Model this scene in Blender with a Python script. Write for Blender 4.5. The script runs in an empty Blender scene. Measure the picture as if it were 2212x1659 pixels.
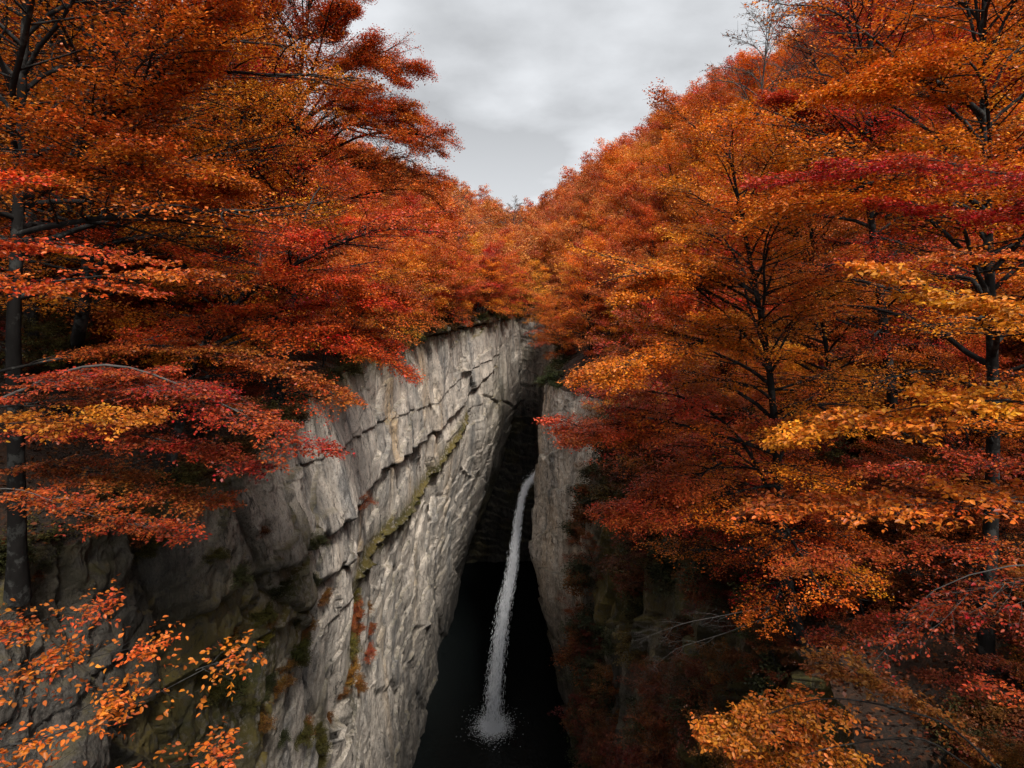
import bpy, math, random
import numpy as np
R = math.radians
PI = math.pi
scn = bpy.context.scene
C = scn.collection

# ------------------------------------------------------------------ view
FPX = 610.0 * 2212 / 1024      # focal length in units of a 2212 px wide frame
PITCH = R(9.7)
CP, SP = math.cos(PITCH), math.sin(PITCH)

def at(px, py, Y):
    """world point on the given sight line at forward distance Y"""
    u = (px - 1106.0) / FPX
    v = (py - 829.5) / FPX
    fy = CP - v * SP
    fz = -(SP + v * CP)
    s = Y / fy
    return np.array([u * s, Y, fz * s])

# ------------------------------------------------------------------ noise
def _h(ix, iy, seed):
    n = (ix.astype(np.int64) * 374761393 + iy.astype(np.int64) * 668265263 + seed * 974711) & 0x7fffffff
    n = (n ^ (n >> 13)) * 1274126177 & 0x7fffffff
    return ((n ^ (n >> 16)) & 0xffff) / 65535.0

def vn(x, y, seed=0):
    x = np.asarray(x, float); y = np.asarray(y, float)
    ix = np.floor(x); iy = np.floor(y)
    fx = x - ix; fy = y - iy
    fx = fx * fx * (3 - 2 * fx); fy = fy * fy * (3 - 2 * fy)
    a = _h(ix, iy, seed); b = _h(ix + 1, iy, seed)
    c = _h(ix, iy + 1, seed); d = _h(ix + 1, iy + 1, seed)
    return (a + (b - a) * fx) * (1 - fy) + (c + (d - c) * fx) * fy

def fbm(x, y, seed=0, o=4):
    r = 0; a = .5; t = 0
    for i in range(o):
        r = r + a * vn(x, y, seed + i * 17); t += a
        x = x * 2.03 + 7.1; y = y * 2.03 - 3.7; a *= .5
    return r / t

def sstep(a, b, x):
    t = np.clip((x - a) / (b - a), 0, 1)
    return t * t * (3 - 2 * t)

# ------------------------------------------------------------------ mesh helpers
def mesh(name, V, F, attrs=None, smooth=False):
    V = np.ascontiguousarray(V, np.float32); F = np.ascontiguousarray(F, np.int32)
    me = bpy.data.meshes.new(name)
    me.vertices.add(len(V)); me.vertices.foreach_set('co', V.ravel())
    k = F.shape[1]
    me.loops.add(F.size); me.loops.foreach_set('vertex_index', F.ravel())
    me.polygons.add(len(F)); me.polygons.foreach_set('loop_start', np.arange(0, F.size, k, dtype=np.int32))
    if smooth:
        me.polygons.foreach_set('use_smooth', np.ones(len(F), bool))
    for nm, arr in (attrs or {}).items():
        dom = 'POINT' if len(arr) == len(V) else 'FACE'
        a = me.attributes.new(nm, 'FLOAT', dom)
        a.data.foreach_set('value', np.ascontiguousarray(arr, np.float32))
    me.update(calc_edges=True)
    return me

def link(name, me, mat, parent=None, kind=None, col=None):
    o = bpy.data.objects.new(name, me); C.objects.link(o)
    if mat is not None and not len(me.materials):
        me.materials.append(mat)
    if parent is not None: o.parent = parent
    if kind: o['kind'] = kind
    if col is not None: o.color = (*col, 1)
    return o

def empty(name, loc, label, cat, group=None):
    o = bpy.data.objects.new(name, None); C.objects.link(o)
    o.location = tuple(float(v) for v in loc); o.empty_display_size = .3
    o['label'] = label; o['category'] = cat
    if group: o['group'] = group
    return o

def grid_faces(n, m):
    i = np.arange(n - 1)[:, None] * m + np.arange(m - 1)[None]
    return np.stack([i, i + m, i + m + 1, i + 1], -1).reshape(-1, 4)

# ------------------------------------------------------------------ materials
def nt(m):
    m.use_nodes = True
    t = m.node_tree; t.nodes.clear()
    return t

def N(t, ty, **kw):
    n = t.nodes.new(ty)
    for k, v in kw.items():
        if k.startswith('i_'):
            n.inputs[k[2:].replace('_', ' ')].default_value = v
        else:
            setattr(n, k, v)
    return n

def mixc(t, fac, a, b, mode='MIX'):
    n = t.nodes.new('ShaderNodeMix'); n.data_type = 'RGBA'; n.blend_type = mode
    for s, v in ((n.inputs[0], fac), (n.inputs[6], a), (n.inputs[7], b)):
        if hasattr(v, 'is_output'): t.links.new(v, s)
        elif isinstance(v, (int, float)): s.default_value = v
        else: s.default_value = (*v, 1)
    return n.outputs[2]

def mth(t, op, a, b=None, clamp=False):
    n = t.nodes.new('ShaderNodeMath'); n.operation = op; n.use_clamp = clamp
    for s, v in ((n.inputs[0], a), (n.inputs[1], b)):
        if v is None: continue
        if hasattr(v, 'is_output'): t.links.new(v, s)
        else: s.default_value = v
    return n.outputs[0]

def mapr(t, v, a, b, c=0., d=1.):
    n = t.nodes.new('ShaderNodeMapRange')
    n.inputs[1].default_value = a; n.inputs[2].default_value = b
    n.inputs[3].default_value = c; n.inputs[4].default_value = d
    t.links.new(v, n.inputs[0]); return n.outputs[0]

def noise(t, scale, detail=4, vec=None, rough=.55, sc=None):
    n = t.nodes.new('ShaderNodeTexNoise'); n.inputs['Scale'].default_value = scale
    n.inputs['Detail'].default_value = detail; n.inputs['Roughness'].default_value = rough
    if vec is not None:
        if sc is not None:
            mp = t.nodes.new('ShaderNodeMapping'); mp.inputs['Scale'].default_value = sc
            t.links.new(vec, mp.inputs[0]); vec = mp.outputs[0]
        t.links.new(vec, n.inputs['Vector'])
    return n.outputs[0]

def leaf_material(name, transl=.27, gloss=.42):
    m = bpy.data.materials.new(name); t = nt(m)
    out = N(t, 'ShaderNodeOutputMaterial')
    info = N(t, 'ShaderNodeObjectInfo')
    tint = N(t, 'ShaderNodeAttribute', attribute_name='tint')
    val = N(t, 'ShaderNodeAttribute', attribute_name='val')
    hs = N(t, 'ShaderNodeHueSaturation')
    t.links.new(info.outputs['Color'], hs.inputs['Color'])
    t.links.new(mapr(t, tint.outputs['Fac'], 0, 1, .482, .522), hs.inputs['Hue'])
    t.links.new(mapr(t, val.outputs['Fac'], 0, 1, .27, 1.75), hs.inputs['Value'])
    lc = mixc(t, 1., hs.outputs[0], (.88, .42, .2), 'DARKEN')
    bs = N(t, 'ShaderNodeBsdfPrincipled'); bs.inputs['Roughness'].default_value = gloss
    bs.inputs['Specular IOR Level'].default_value = .22
    t.links.new(lc, bs.inputs['Base Color'])
    tr = N(t, 'ShaderNodeBsdfTranslucent')
    t.links.new(mixc(t, .25, lc, (1, .45, .05), 'MULTIPLY'), tr.inputs['Color'])
    mx = N(t, 'ShaderNodeMixShader'); mx.inputs[0].default_value = transl
    t.links.new(bs.outputs[0], mx.inputs[1]); t.links.new(tr.outputs[0], mx.inputs[2])
    t.links.new(mx.outputs[0], out.inputs[0])
    return m

def bark_material(name, a, b, lichen=.3):
    m = bpy.data.materials.new(name); t = nt(m)
    out = N(t, 'ShaderNodeOutputMaterial'); bs = N(t, 'ShaderNodeBsdfPrincipled')
    geo = N(t, 'ShaderNodeNewGeometry')
    n1 = noise(t, 6, 6, geo.outputs['Position'], sc=(1, 1, .35))
    n2 = noise(t, 2.3, 5, geo.outputs['Position'], .7)
    c = mixc(t, n1, a, b)
    c = mixc(t, mapr(t, n2, .52, .6, 0, lichen), c, (.12, .12, .11))
    t.links.new(c, bs.inputs['Base Color']); bs.inputs['Roughness'].default_value = .9; bs.inputs['Specular IOR Level'].default_value = .08
    bp = N(t, 'ShaderNodeBump'); bp.inputs['Strength'].default_value = .6; bp.inputs['Distance'].default_value = .03
    t.links.new(n1, bp.inputs['Height']); t.links.new(bp.outputs[0], bs.inputs['Normal'])
    t.links.new(bs.outputs[0], out.inputs[0])
    return m

def rock_material():
    m = bpy.data.materials.new('limestone'); t = nt(m)
    out = N(t, 'ShaderNodeOutputMaterial'); bs = N(t, 'ShaderNodeBsdfPrincipled')
    geo = N(t, 'ShaderNodeNewGeometry'); pos = geo.outputs['Position']
    # warp the position a little so that streaks wander
    wn = t.nodes.new('ShaderNodeTexNoise'); wn.inputs['Scale'].default_value = .25; wn.inputs['Detail'].default_value = 3
    t.links.new(pos, wn.inputs['Vector'])
    wv = t.nodes.new('ShaderNodeVectorMath'); wv.operation = 'MULTIPLY_ADD'
    t.links.new(wn.outputs['Color'], wv.inputs[0]); wv.inputs[1].default_value = (.9, .9, 1.2); t.links.new(pos, wv.inputs[2])
    wp = wv.outputs[0]
    streak = noise(t, 1.0, 6, wp, .62, sc=(.55, .55, .06))
    streakf = noise(t, 1.0, 6, wp, .72, sc=(2.6, 2.2, .13))
    fine = noise(t, 1.0, 5, wp, .75, sc=(7, 6, 2.2))
    blot = noise(t, .35, 6, wp, .65)
    grain = noise(t, 3.2, 8, wp, .75)
    pits = noise(t, 1.6, 6, wp, .72, sc=(1, 1, .45))
    c = mixc(t, mapr(t, streak, .36, .55), (.25, .232, .212), (.78, .67, .555))
    c = mixc(t, mapr(t, blot, .48, .64, 0, .42), c, (.23, .212, .192))
    ochre = N(t, 'ShaderNodeAttribute', attribute_name='ochre')
    of = mth(t, 'MULTIPLY', mth(t, 'MULTIPLY', ochre.outputs['Fac'], 1.3), mapr(t, streakf, .34, .55), True)
    c = mixc(t, of, c, (.62, .43, .25))
    c = mixc(t, mapr(t, streakf, .52, .64, 0, .5), c, (.84, .745, .63))
    c = mixc(t, mapr(t, streakf, .45, .37, 0, .55), c, (.07, .068, .066))
    c = mixc(t, mapr(t, fine, .55, .66, 0, .45), c, (.80, .76, .70))
    c = mixc(t, mapr(t, fine, .45, .38, 0, .5), c, (.03, .03, .03))
    c = mixc(t, mapr(t, pits, .42, .35, 0, .85), c, (.02, .019, .017))
    c = mixc(t, mapr(t, grain, .45, .36, 0, .5), c, (.03, .03, .03))
    tiny = noise(t, 18, 6, wp, .75, sc=(1, 1, .6))
    c = mixc(t, mapr(t, tiny, .48, .40, 0, .5), c, (.04, .038, .035))
    c = mixc(t, mapr(t, tiny, .56, .66, 0, .4), c, (.62, .60, .56))
    crack = N(t, 'ShaderNodeAttribute', attribute_name='crack')
    c = mixc(t, mth(t, 'MULTIPLY', crack.outputs['Fac'], .72), c, (.018, .017, .015))
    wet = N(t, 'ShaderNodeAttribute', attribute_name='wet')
    shade_stainf = mth(t, 'MULTIPLY', wet.outputs['Fac'], .95)
    c = mixc(t, shade_stainf, c, mixc(t, .95, c, (.006, .006, .006)))  # darkens the rock for painted shade and for dark stains
    moss = N(t, 'ShaderNodeAttribute', attribute_name='moss')
    nz = N(t, 'ShaderNodeSeparateXYZ'); t.links.new(geo.outputs['Normal'], nz.inputs[0])
    mf = mth(t, 'ADD', moss.outputs['Fac'], mapr(t, nz.outputs[2], .25, .8, 0, .55))
    mf = mth(t, 'MULTIPLY', mf, mapr(t, grain, .36, .50), True)
    mcol = mixc(t, mapr(t, blot, .35, .65), (.035, .034, .010), (.13, .095, .024))
    c = mixc(t, mf, c, mcol)
    t.links.new(c, bs.inputs['Base Color'])
    t.links.new(mapr(t, wet.outputs['Fac'], 0, 1, .9, .75), bs.inputs['Roughness'])
    bs.inputs['Specular IOR Level'].default_value = .25
    h = mth(t, 'ADD', mth(t, 'MULTIPLY', grain, .6), mth(t, 'MULTIPLY', streakf, .8))
    h = mth(t, 'ADD', h, mth(t, 'ADD', mth(t, 'MULTIPLY', fine, .4), mth(t, 'MULTIPLY', tiny, .25)))
    h = mth(t, 'ADD', h, mth(t, 'MULTIPLY', pits, .8))
    bp = N(t, 'ShaderNodeBump'); bp.inputs['Strength'].default_value = .7; bp.inputs['Distance'].default_value = .28
    t.links.new(h, bp.inputs['Height']); t.links.new(bp.outputs[0], bs.inputs['Normal'])
    t.links.new(bs.outputs[0], out.inputs[0])
    return m

def ground_material():
    m = bpy.data.materials.new('leaf_litter'); t = nt(m)
    out = N(t, 'ShaderNodeOutputMaterial'); bs = N(t, 'ShaderNodeBsdfPrincipled')
    geo = N(t, 'ShaderNodeNewGeometry'); pos = geo.outputs['Position']
    a = noise(t, .4, 6, pos); b = noise(t, 7, 6, pos, .7)
    c = mixc(t, mapr(t, a, .35, .65), (.012, .010, .006), (.035, .016, .007))
    c = mixc(t, mapr(t, b, .5, .66, 0, .7), c, (.09, .03, .009))
    t.links.new(c, bs.inputs['Base Color']); bs.inputs['Roughness'].default_value = .95
    bp = N(t, 'ShaderNodeBump'); bp.inputs['Strength'].default_value = .8; bp.inputs['Distance'].default_value = .15
    t.links.new(b, bp.inputs['Height']); t.links.new(bp.outputs[0], bs.inputs['Normal'])
    t.links.new(bs.outputs[0], out.inputs[0])
    return m

LEAF = leaf_material('beech_leaf')
LEAFD = leaf_material('shrub_leaf', .2, .6)
BARK = bark_material('dark_bark', (.006, .0055, .005), (.026, .023, .021), .35)
BARKG = bark_material('grey_bark', (.045, .04, .036), (.12, .11, .10), .3)
ROCK = rock_material()
GROUND = ground_material()

# ------------------------------------------------------------------ gorge shape
POOL = -54.0
def xl_base(y, z):
    y = np.asarray(y, float); z = np.asarray(z, float)
    f = np.interp(z, [-54, -48, -42, -32, -22, -6], [.10, .22, .42, .78, 1., 1.])
    bend = 11.8 * sstep(58, 112, y) ** 1.15
    lean = np.interp(z, [-54, -30, -14, -6], [.0, -.5, 0, -.35])
    near = -1.6 * sstep(26, 6, y)
    return -10.7 + bend * f + lean + near

def xr_base(y, z):
    y = np.asarray(y, float); z = np.asarray(z, float)
    b = np.interp(z, [-54, -40, -25, -17, -12], [7.6, 6.9, 7.3, 8.3, 9.6])
    amp = np.interp(z, [-54, -46, -40, -33, -25, -14, -12], [.8, 1.8, 3.0, 4.2, 3.9, 4.4, 4.8])
    n = sstep(58, 71, y) * (1 - .42 * sstep(74, 84, y))
    return b - amp * n

# features of the left wall: polylines (frame px) laid on the wall plane -> (y,z)
def on_wall(px, py, X=None):
    u = (px - 1106.0) / FPX; v = (py - 829.5) / FPX
    s = np.linspace(6, 116, 2200)
    y = (CP - v * SP) * s; z = -(SP + v * CP) * s
    hit = np.nonzero(u * s <= xl_base(y, z))[0]
    i = hit[0] if len(hit) else np.argmin(np.abs(u * s - xl_base(y, z)))
    return y[i], z[i]

def pl(pts):
    return np.array([on_wall(a, b) for a, b in pts])

def sdist(y, z, P):
    """distance to polyline and sign (+ above/left of it), plus along parameter"""
    best = np.full(y.shape, 1e9); sg = np.zeros(y.shape)
    for (a, b) in zip(P[:-1], P[1:]):
        d = b - a; L2 = (d ** 2).sum()
        t = np.clip(((y - a[0]) * d[0] + (z - a[1]) * d[1]) / L2, 0, 1)
        qy = y - a[0] - t * d[0]; qz = z - a[1] - t * d[1]
        D = np.hypot(qy, qz); s = np.sign(d[0] * qz - d[1] * qy)
        w = D < best
        best = np.where(w, D, best); sg = np.where(w, s, sg)
    return best, sg

# orientation: listed from near (left) to far (right) so + is above
L_MAIN = pl([(470, 1370), (545, 1285), (535, 1240), (590, 1195), (660, 1165), (720, 1130), (790, 1060), (860, 985), (930, 930), (1000, 870), (1040, 820)])
L_MOSS = pl([(770, 1250), (820, 1180), (870, 1100), (920, 1030), (975, 950), (1010, 900)])
L_TOP = pl([(690, 838), (760, 785), (850, 745), (950, 715), (1045, 698)])
L_MID = pl([(640, 1010), (740, 960), (840, 905), (930, 870), (1010, 800), (1060, 770)])
L_LOW = pl([(600, 1330), (700, 1240), (745, 1210)])
L_LOW2 = pl([(380, 1340), (470, 1270), (540, 1230)])
V_EDGE = [pl([(590, 975), (592, 1060), (600, 1150)]), pl([(755, 1140), (752, 1240)]), pl([(293, 1160), (300, 1260), (330, 1380), (350, 1450)]),
          pl([(710, 1330), (715, 1450), (735, 1560)]), pl([(1000, 730), (1005, 800), (1020, 880)])]

def left_disp(y, z):
    wy = y + 1.6 * (fbm(y * .16, z * .12, 5) - .5); wz = z + 2.2 * (fbm(y * .12, z * .16, 9) - .5)
    crack = np.zeros(y.shape); moss = np.zeros(y.shape)
    d = 2.4 * (fbm(wy * .09, wz * .05, 3, 4) - .5)
    d += 1.0 * (fbm(wy * .30, wz * .07, 33, 4) - .5)
    jy = y + .5 * (fbm(y * .7, z * .7, 71, 3) - .5); jz = z + .5 * (fbm(y * .7, z * .7, 72, 3) - .5)
    for P, h, fall, gw, gd, ck in ((L_MAIN, .6, 7, .16, .25, 1), (L_MOSS, .3, 6, .5, .0, .0), (L_TOP, .6, 5, .2, .25, .8),
                                   (L_MID, .12, 4, .08, .08, .45), (L_LOW, .45, 4, .2, .3, .8), (L_LOW2, .4, 3, .2, .3, .8)):
        D, s = sdist(jy, jz, P)
        up = (s > 0)
        d += np.where(up, h * np.exp(-D / fall), -.35 * h * np.exp(-D / (fall * .25)))
        d -= gd * np.exp(-(D / gw) ** 2)
        mod = sstep(.3, .6, fbm(y * .5, z * .5, 81))
        crack = np.maximum(crack, ck * np.where(up, np.exp(-(D / (.10 + .10 * mod)) ** 2), np.exp(-(D / (.14 + .30 * mod)) ** 2)))
    D, s = sdist(jy, jz, L_MOSS)
    d += .6 * np.where(s < 0, np.exp(-D / 1.1), np.exp(-D / .25)) - .2
    moss = np.maximum(moss, 1.2 * np.exp(-(D / 1.25) ** 2))
    for i, P in enumerate(V_EDGE):
        D, s = sdist(jy, jz, P)
        d += np.where(s > 0, 1, -1) * sstep(0, (.9, .5, 1.2, .7, .6)[i], D) * (.4, .2, .5, .3, .25)[i] * np.exp(-D / (2.5, 1.5, 3.0, 2, 2)[i])
        crack = np.maximum(crack, (.5, .7, .6, .4, .5)[i] * np.exp(-(D / .3) ** 2))
    # broken flat faces: cells with their own plane, edges between them sharp
    cellw = 5.5; ky = y / cellw + .5 * (fbm(y * .1, z * .1, 55) - .5) + z * .03; kz = z / 11. + .35 * ky
    best = np.full(y.shape, 9.); b2 = np.full(y.shape, 9.); hv = np.zeros(y.shape)
    iy = np.floor(ky); iz = np.floor(kz)
    for a_ in (-1, 0, 1):
        for c_ in (-1, 0, 1):
            py_ = iy + a_ + _h(iy + a_, iz + c_, 61); pz_ = iz + c_ + _h(iy + a_, iz + c_, 62)
            D = np.hypot(ky - py_, kz - pz_); nearer = D < best
            b2 = np.where(nearer, best, np.minimum(b2, D))
            tilt = (_h(iy + a_, iz + c_, 63) - .5) * 1.5 + (ky - py_) * (_h(iy + a_, iz + c_, 64) - .5) * 1.6 + (kz - pz_) * (_h(iy + a_, iz + c_, 65) - .5) * 1.4
            hv = np.where(nearer, tilt, hv); best = np.where(nearer, D, best)
    d += hv * (.5 + .15 * sstep(30, 15, y)) * sstep(0, .07, b2 - best)
    crack = np.maximum(crack, .75 * sstep(.035, .008, b2 - best) * sstep(.35, .6, fbm(y * .4, z * .3, 66)))
    # angular blocks: stepped noise along slanted strata
    q = (z * .80 - y * .42) * .30 + 1.2 * fbm(y * .15, z * .15, 21)
    fr = q - np.floor(q)
    d += .34 * (fr - .5) * sstep(.35, .6, fbm(y * .1, z * .1, 27))
    thin = sstep(.93, 1.0, fr) * sstep(.4, .6, fbm(y * .2, z * .2, 28))
    crack = np.maximum(crack, .8 * thin)
    q2 = (z * .5 + y * .1) * .11 + (y * .32) + 1.5 * fbm(y * .2, z * .07, 22)
    fr2 = q2 - np.floor(q2)
    d += .28 * (fr2 - .5)
    crack = np.maximum(crack, .55 * sstep(.95, 1.0, fr2) * sstep(.45, .6, fbm(y * .3, z * .12, 29)))
    d += .22 * (fbm(y * 1.1, z * .7, 41, 4) - .5)
    d += (.5 * (fbm(y * 1.3, z * .9, 44, 5) - .5) + .35 * (.6 - np.abs(2 * fbm(y * .8, z * .45, 45, 4) - 1))) * sstep(34, 20, y)
    rough = .08 + .22 * sstep(32, 18, y) + .16 * sstep(-30, -44, z)
    rg = 1 - np.abs(2 * fbm(y * 1.9, z * .9, 47, 4) - 1)
    d += rough * (rg - .6)
    # mossy boulder area low on the near half
    def blob(px, py, ry, rz, ap=1.):
        cy, cz = on_wall(px, py)
        return ap * np.exp(-(((y - cy) / ry) ** 2 + ((z - cz) / rz) ** 2))
    bb = blob(590, 1225, 1.3, 2.2) + blob(650, 1290, 1.2, 2.4) + blob(560, 1400, 1.5, 3.) + blob(620, 1370, 1.6, 3)
    d += .45 * bb
    moss = np.maximum(moss, .75 * np.clip(bb, 0, 1))
    bb = blob(480, 1480, 2.6, 4.2) + blob(560, 1470, 2.2, 4) + blob(420, 1600, 2.5, 4) + blob(770, 1370, 1.1, 3.2, 1.1) + blob(745, 1460, 1.1, 3.5) + blob(690, 1600, 1.2, 4, .7)
    moss = np.maximum(moss, .9 * np.clip(bb, 0, 1))
    bb = blob(1080, 850, 7, 7) + blob(1050, 1080, 8, 7, .7) + blob(200, 1230, 2.5, 1.6, .6)
    moss = np.maximum(moss, .55 * np.clip(bb, 0, 1))
    moss = np.maximum(moss, sstep(-9, -6.4, z + 1.6 * (fbm(y * .5, z * .3, 93) - .5)) * .8)
    # dark recess near the left of the frame, its shade painted by the crack mask
    bb = blob(330, 1290, 1.15, 3.6); d -= .9 * bb; crack = np.maximum(crack, .55 * np.clip(bb * 1.4, 0, 1))
    return d, crack, moss, blob

def right_disp(y, z):
    d = 2.2 * (fbm(y * .10, z * .08, 103, 4) - .5) * (1 - .6 * sstep(56, 70, y))
    q = (z * .55 + y * .30) * .33 + 1.5 * fbm(y * .12, z * .15, 121)
    fr = q - np.floor(q)
    d += .5 * (fr - .5)
    crack = .8 * sstep(.9, 1, fr) * sstep(.35, .55, fbm(y * .2, z * .2, 125))
    q2 = y * .30 + z * .07 + 1.4 * fbm(y * .1, z * .1, 127); fr2 = q2 - np.floor(q2)
    d -= 1.0 * (fr2 - .5) * sstep(60, 45, y)
    d += .8 * (fbm(y * .5, z * .3, 131, 4) - .5) + .5 * (.6 - np.abs(2 * fbm(y * 1.5, z * .8, 137, 4) - 1))
    moss = .8 * sstep(.48, .64, fbm(y * .14, z * .10, 141, 4)) * sstep(66, 56, y) + .75 * sstep(60, 52, y) * sstep(-30, -16, z)
    moss = np.clip(moss, 0, 1)
    return -d, crack, moss          # towards -x is out of the wall

def rag(y, sd): return (1.5 * (fbm(np.asarray(y, float) * .16, 0 * np.asarray(y, float), sd, 4) - .5) + .7 * (fbm(np.asarray(y, float) * .7, 0 * np.asarray(y, float), sd + 3, 3) - .5)) * sstep(113, 108, y)
def ytop_l(y): return np.interp(y, [-60, 20, 45, 70, 112, 113, 140, 200, 300, 400], [-6.6, -6.4, -6.0, -5.4, -6.2, -6.4, -1.5, 9.5, 17, 14]) + rag(y, 911)
def ytop_r(y): return np.interp(y, [-60, 60, 76, 112, 113, 140, 200, 300, 400], [-12, -12, -12.4, -6.6, -6.4, -1.5, 9.5, 17, 14]) + rag(y, 931)

def wall(side):
    y = np.concatenate([np.linspace(-40, 4, 30)[:-1], 4 * (112 / 4.) ** np.linspace(0, 1, 1150)])
    if side == 'R': y = np.concatenate([np.linspace(-40, 4, 30)[:-1], 4 * (54 / 4.) ** np.linspace(0, 1, 300), np.linspace(54, 90, 420)[1:], np.linspace(90, 112, 50)[1:]])
    k = np.linspace(0, 1, 640 if side == 'L' else 420)
    top = (ytop_l if side == 'L' else ytop_r)(y)
    Y = np.repeat(y[:, None], len(k), 1)
    Z = POOL - 1.5 + (top[:, None] - POOL + 1.5) * (1 - (1 - k[None]) ** 1.25)
    if side == 'L':
        d, ck, ms, blob = left_disp(Y, Z)
        X = xl_base(Y, Z) + d
        och = 0
        for px, py, w, hh, a in ((840, 900, .8, 6, 1), (905, 800, 1.1, 5, .8), (895, 860, 1.2, 5, .55), (930, 930, 1.3, 5, .7), (770, 1180, .4, 5, .8), (865, 1060, .6, 5, .5),
                                 (415, 1260, .9, 3, .25), (890, 1250, 1.0, 7, .45), (840, 1480, .8, 8, .5), (850, 780, .9, 3, .6), (960, 1040, 1.2, 7, .5), (700, 1160, .5, 3, .3)):
            och = och + blob(px, py, w, hh, a)
        dark_amt = sstep(80, 106, Y) * .85 * sstep(-16, -28, Z) + sstep(-27, -50, Z) * .88  # shade of the slot and the depths painted into the rock colour
        # dark stain patches, then shade under the trees painted on the nearer wall
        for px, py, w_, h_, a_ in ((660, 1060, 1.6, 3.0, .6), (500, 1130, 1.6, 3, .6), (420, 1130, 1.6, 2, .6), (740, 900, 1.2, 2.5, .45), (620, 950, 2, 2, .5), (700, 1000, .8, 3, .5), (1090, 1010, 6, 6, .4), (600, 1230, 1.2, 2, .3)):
            dark_amt = np.maximum(dark_amt, blob(px, py, w_, h_, a_) * sstep(.3, .6, fbm(Y * .9, Z * .35, 171, 4)))
        dark_amt = np.maximum(dark_amt, .93 * sstep(32, 17, Y + 1.5 * np.sin(Z * .6)) )
    else:
        d, ck, ms = right_disp(Y, Z)
        X = xr_base(Y, Z) + d
        och = .35 * sstep(.5, .7, fbm(Y * .3, Z * .1, 151)) * sstep(58, 66, Y)
        dark_amt = np.maximum(sstep(-28, -46, Z) * .9, sstep(74, 80, Y) * .8 * sstep(-9, -20, Z))  # shade low down and behind the nose painted as darker rock
        dark_amt = np.maximum(dark_amt, .88 * sstep(58, 48, Y))  # nearer right wall also darkened as painted shade
    X = X + 0 * Y
    V = np.stack([X, Y, Z], -1).reshape(-1, 3)
    F = grid_faces(*X.shape)
    if side == 'L': pass
    else: F = F[:, ::-1]
    me = mesh('cliff', V, F, dict(crack=np.clip(ck, 0, 1).ravel(), moss=np.clip(ms, 0, 1.2).ravel(), wet=np.clip(dark_amt, 0, 1).ravel(), ochre=np.clip(och + 0 * Y, 0, 1).ravel()), True)
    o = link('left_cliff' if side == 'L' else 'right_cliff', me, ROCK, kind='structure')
    return y, X[:, -1]

yl, el = wall('L'); yr, er = wall('R')

def headwall():
    x = np.linspace(-13, 14, 260); z = np.linspace(POOL - 1.5, -6.1, 300)
    X, Z = np.meshgrid(x, z, indexing='ij')
    q = Z * .55 + .12 * X + 1.4 * fbm(X * .3, Z * .3, 202); fr = q - np.floor(q)
    d = 1.4 * (fbm(X * .2, Z * .15, 200) - .5) + .5 * (fr - .5) + .8 * (fbm(X * .9, Z * .8, 204) - .5)
    V = np.stack([X, 111 - d - .10 * (-6.7 - Z) * 0, Z], -1).reshape(-1, 3)
    ck = .8 * sstep(.88, 1, fr)
    xs = np.linspace(-13, 14, 120); ys = np.linspace(110.4, 116, 24)
    XX, YY = np.meshgrid(xs, ys, indexing='ij')
    ZZ = -6.3 + .9 * (fbm(XX * .5, YY * .5, 231) - .3) + .10 * (YY - 110.4) + .6 * sstep(114, 116, YY)
    link('gorge_head_ground', mesh('gorge_head_ground', np.stack([XX, YY, ZZ], -1).reshape(-1, 3), grid_faces(*XX.shape), None, True), GROUND, kind='structure')
    link('head_cliff', mesh('head_cliff', V, grid_faces(*X.shape)[:, ::-1], dict(crack=ck.ravel(), moss=.4 * sstep(.5, .65, fbm(X * .3, Z * .3, 207)).ravel(), wet=(sstep(-14, -26, Z) * .97).ravel(), ochre=0 * ck.ravel()), True), ROCK, kind='structure')  # head wall darkens with depth, shade put into its colour
headwall()

def edge_l(y): return np.where(y < 112, np.interp(y, yl, el), 3.0)
def edge_r(y): return np.where(y < 112, np.interp(y, yr, er), 3.0)

def prof_l(s, y):
    near = np.interp(s, [0, .6, 3, 8, 40, 75, 120, 260], [0, .25, .9, 3.0, 24, 46, 50, 40]) * (1 - .35 * sstep(85, 130, y))
    return near + (fbm(s * .12 + 50, y * .1, 300) - .5) * np.minimum(s, 6) * .5
def prof_r(s, y):
    near = np.interp(s, [0, .6, 2, 6, 12, 38, 60, 85, 130, 260], [0, .3, .8, 2.2, 6.5, 30, 38, 42, 38, 30])
    far = np.interp(s, [0, .6, 4, 12, 18, 26, 38, 60, 85, 130, 260], [0, .4, 2.6, 10, 16.5, 23.5, 32, 40, 43, 40, 30])
    far = far * (1 - .28 * sstep(115, 220, y))
    w = sstep(30, 55, y)
    return near * (1 - w) + far * w + (fbm(s * .12, y * .1, 310) - .5) * np.minimum(s, 6) * .5

def ground_l(x, y): return ytop_l(y) + prof_l(edge_l(y) - x, y)
def ground_r(x, y): return ytop_r(y) + prof_r(x - edge_r(y), y)
def ground(x, y):
    x = float(x); y = float(y)
    if x < float(edge_l(y)): return float(ground_l(x, y))
    if x > float(edge_r(y)): return float(ground_r(x, y))
    return -7.0

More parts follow.
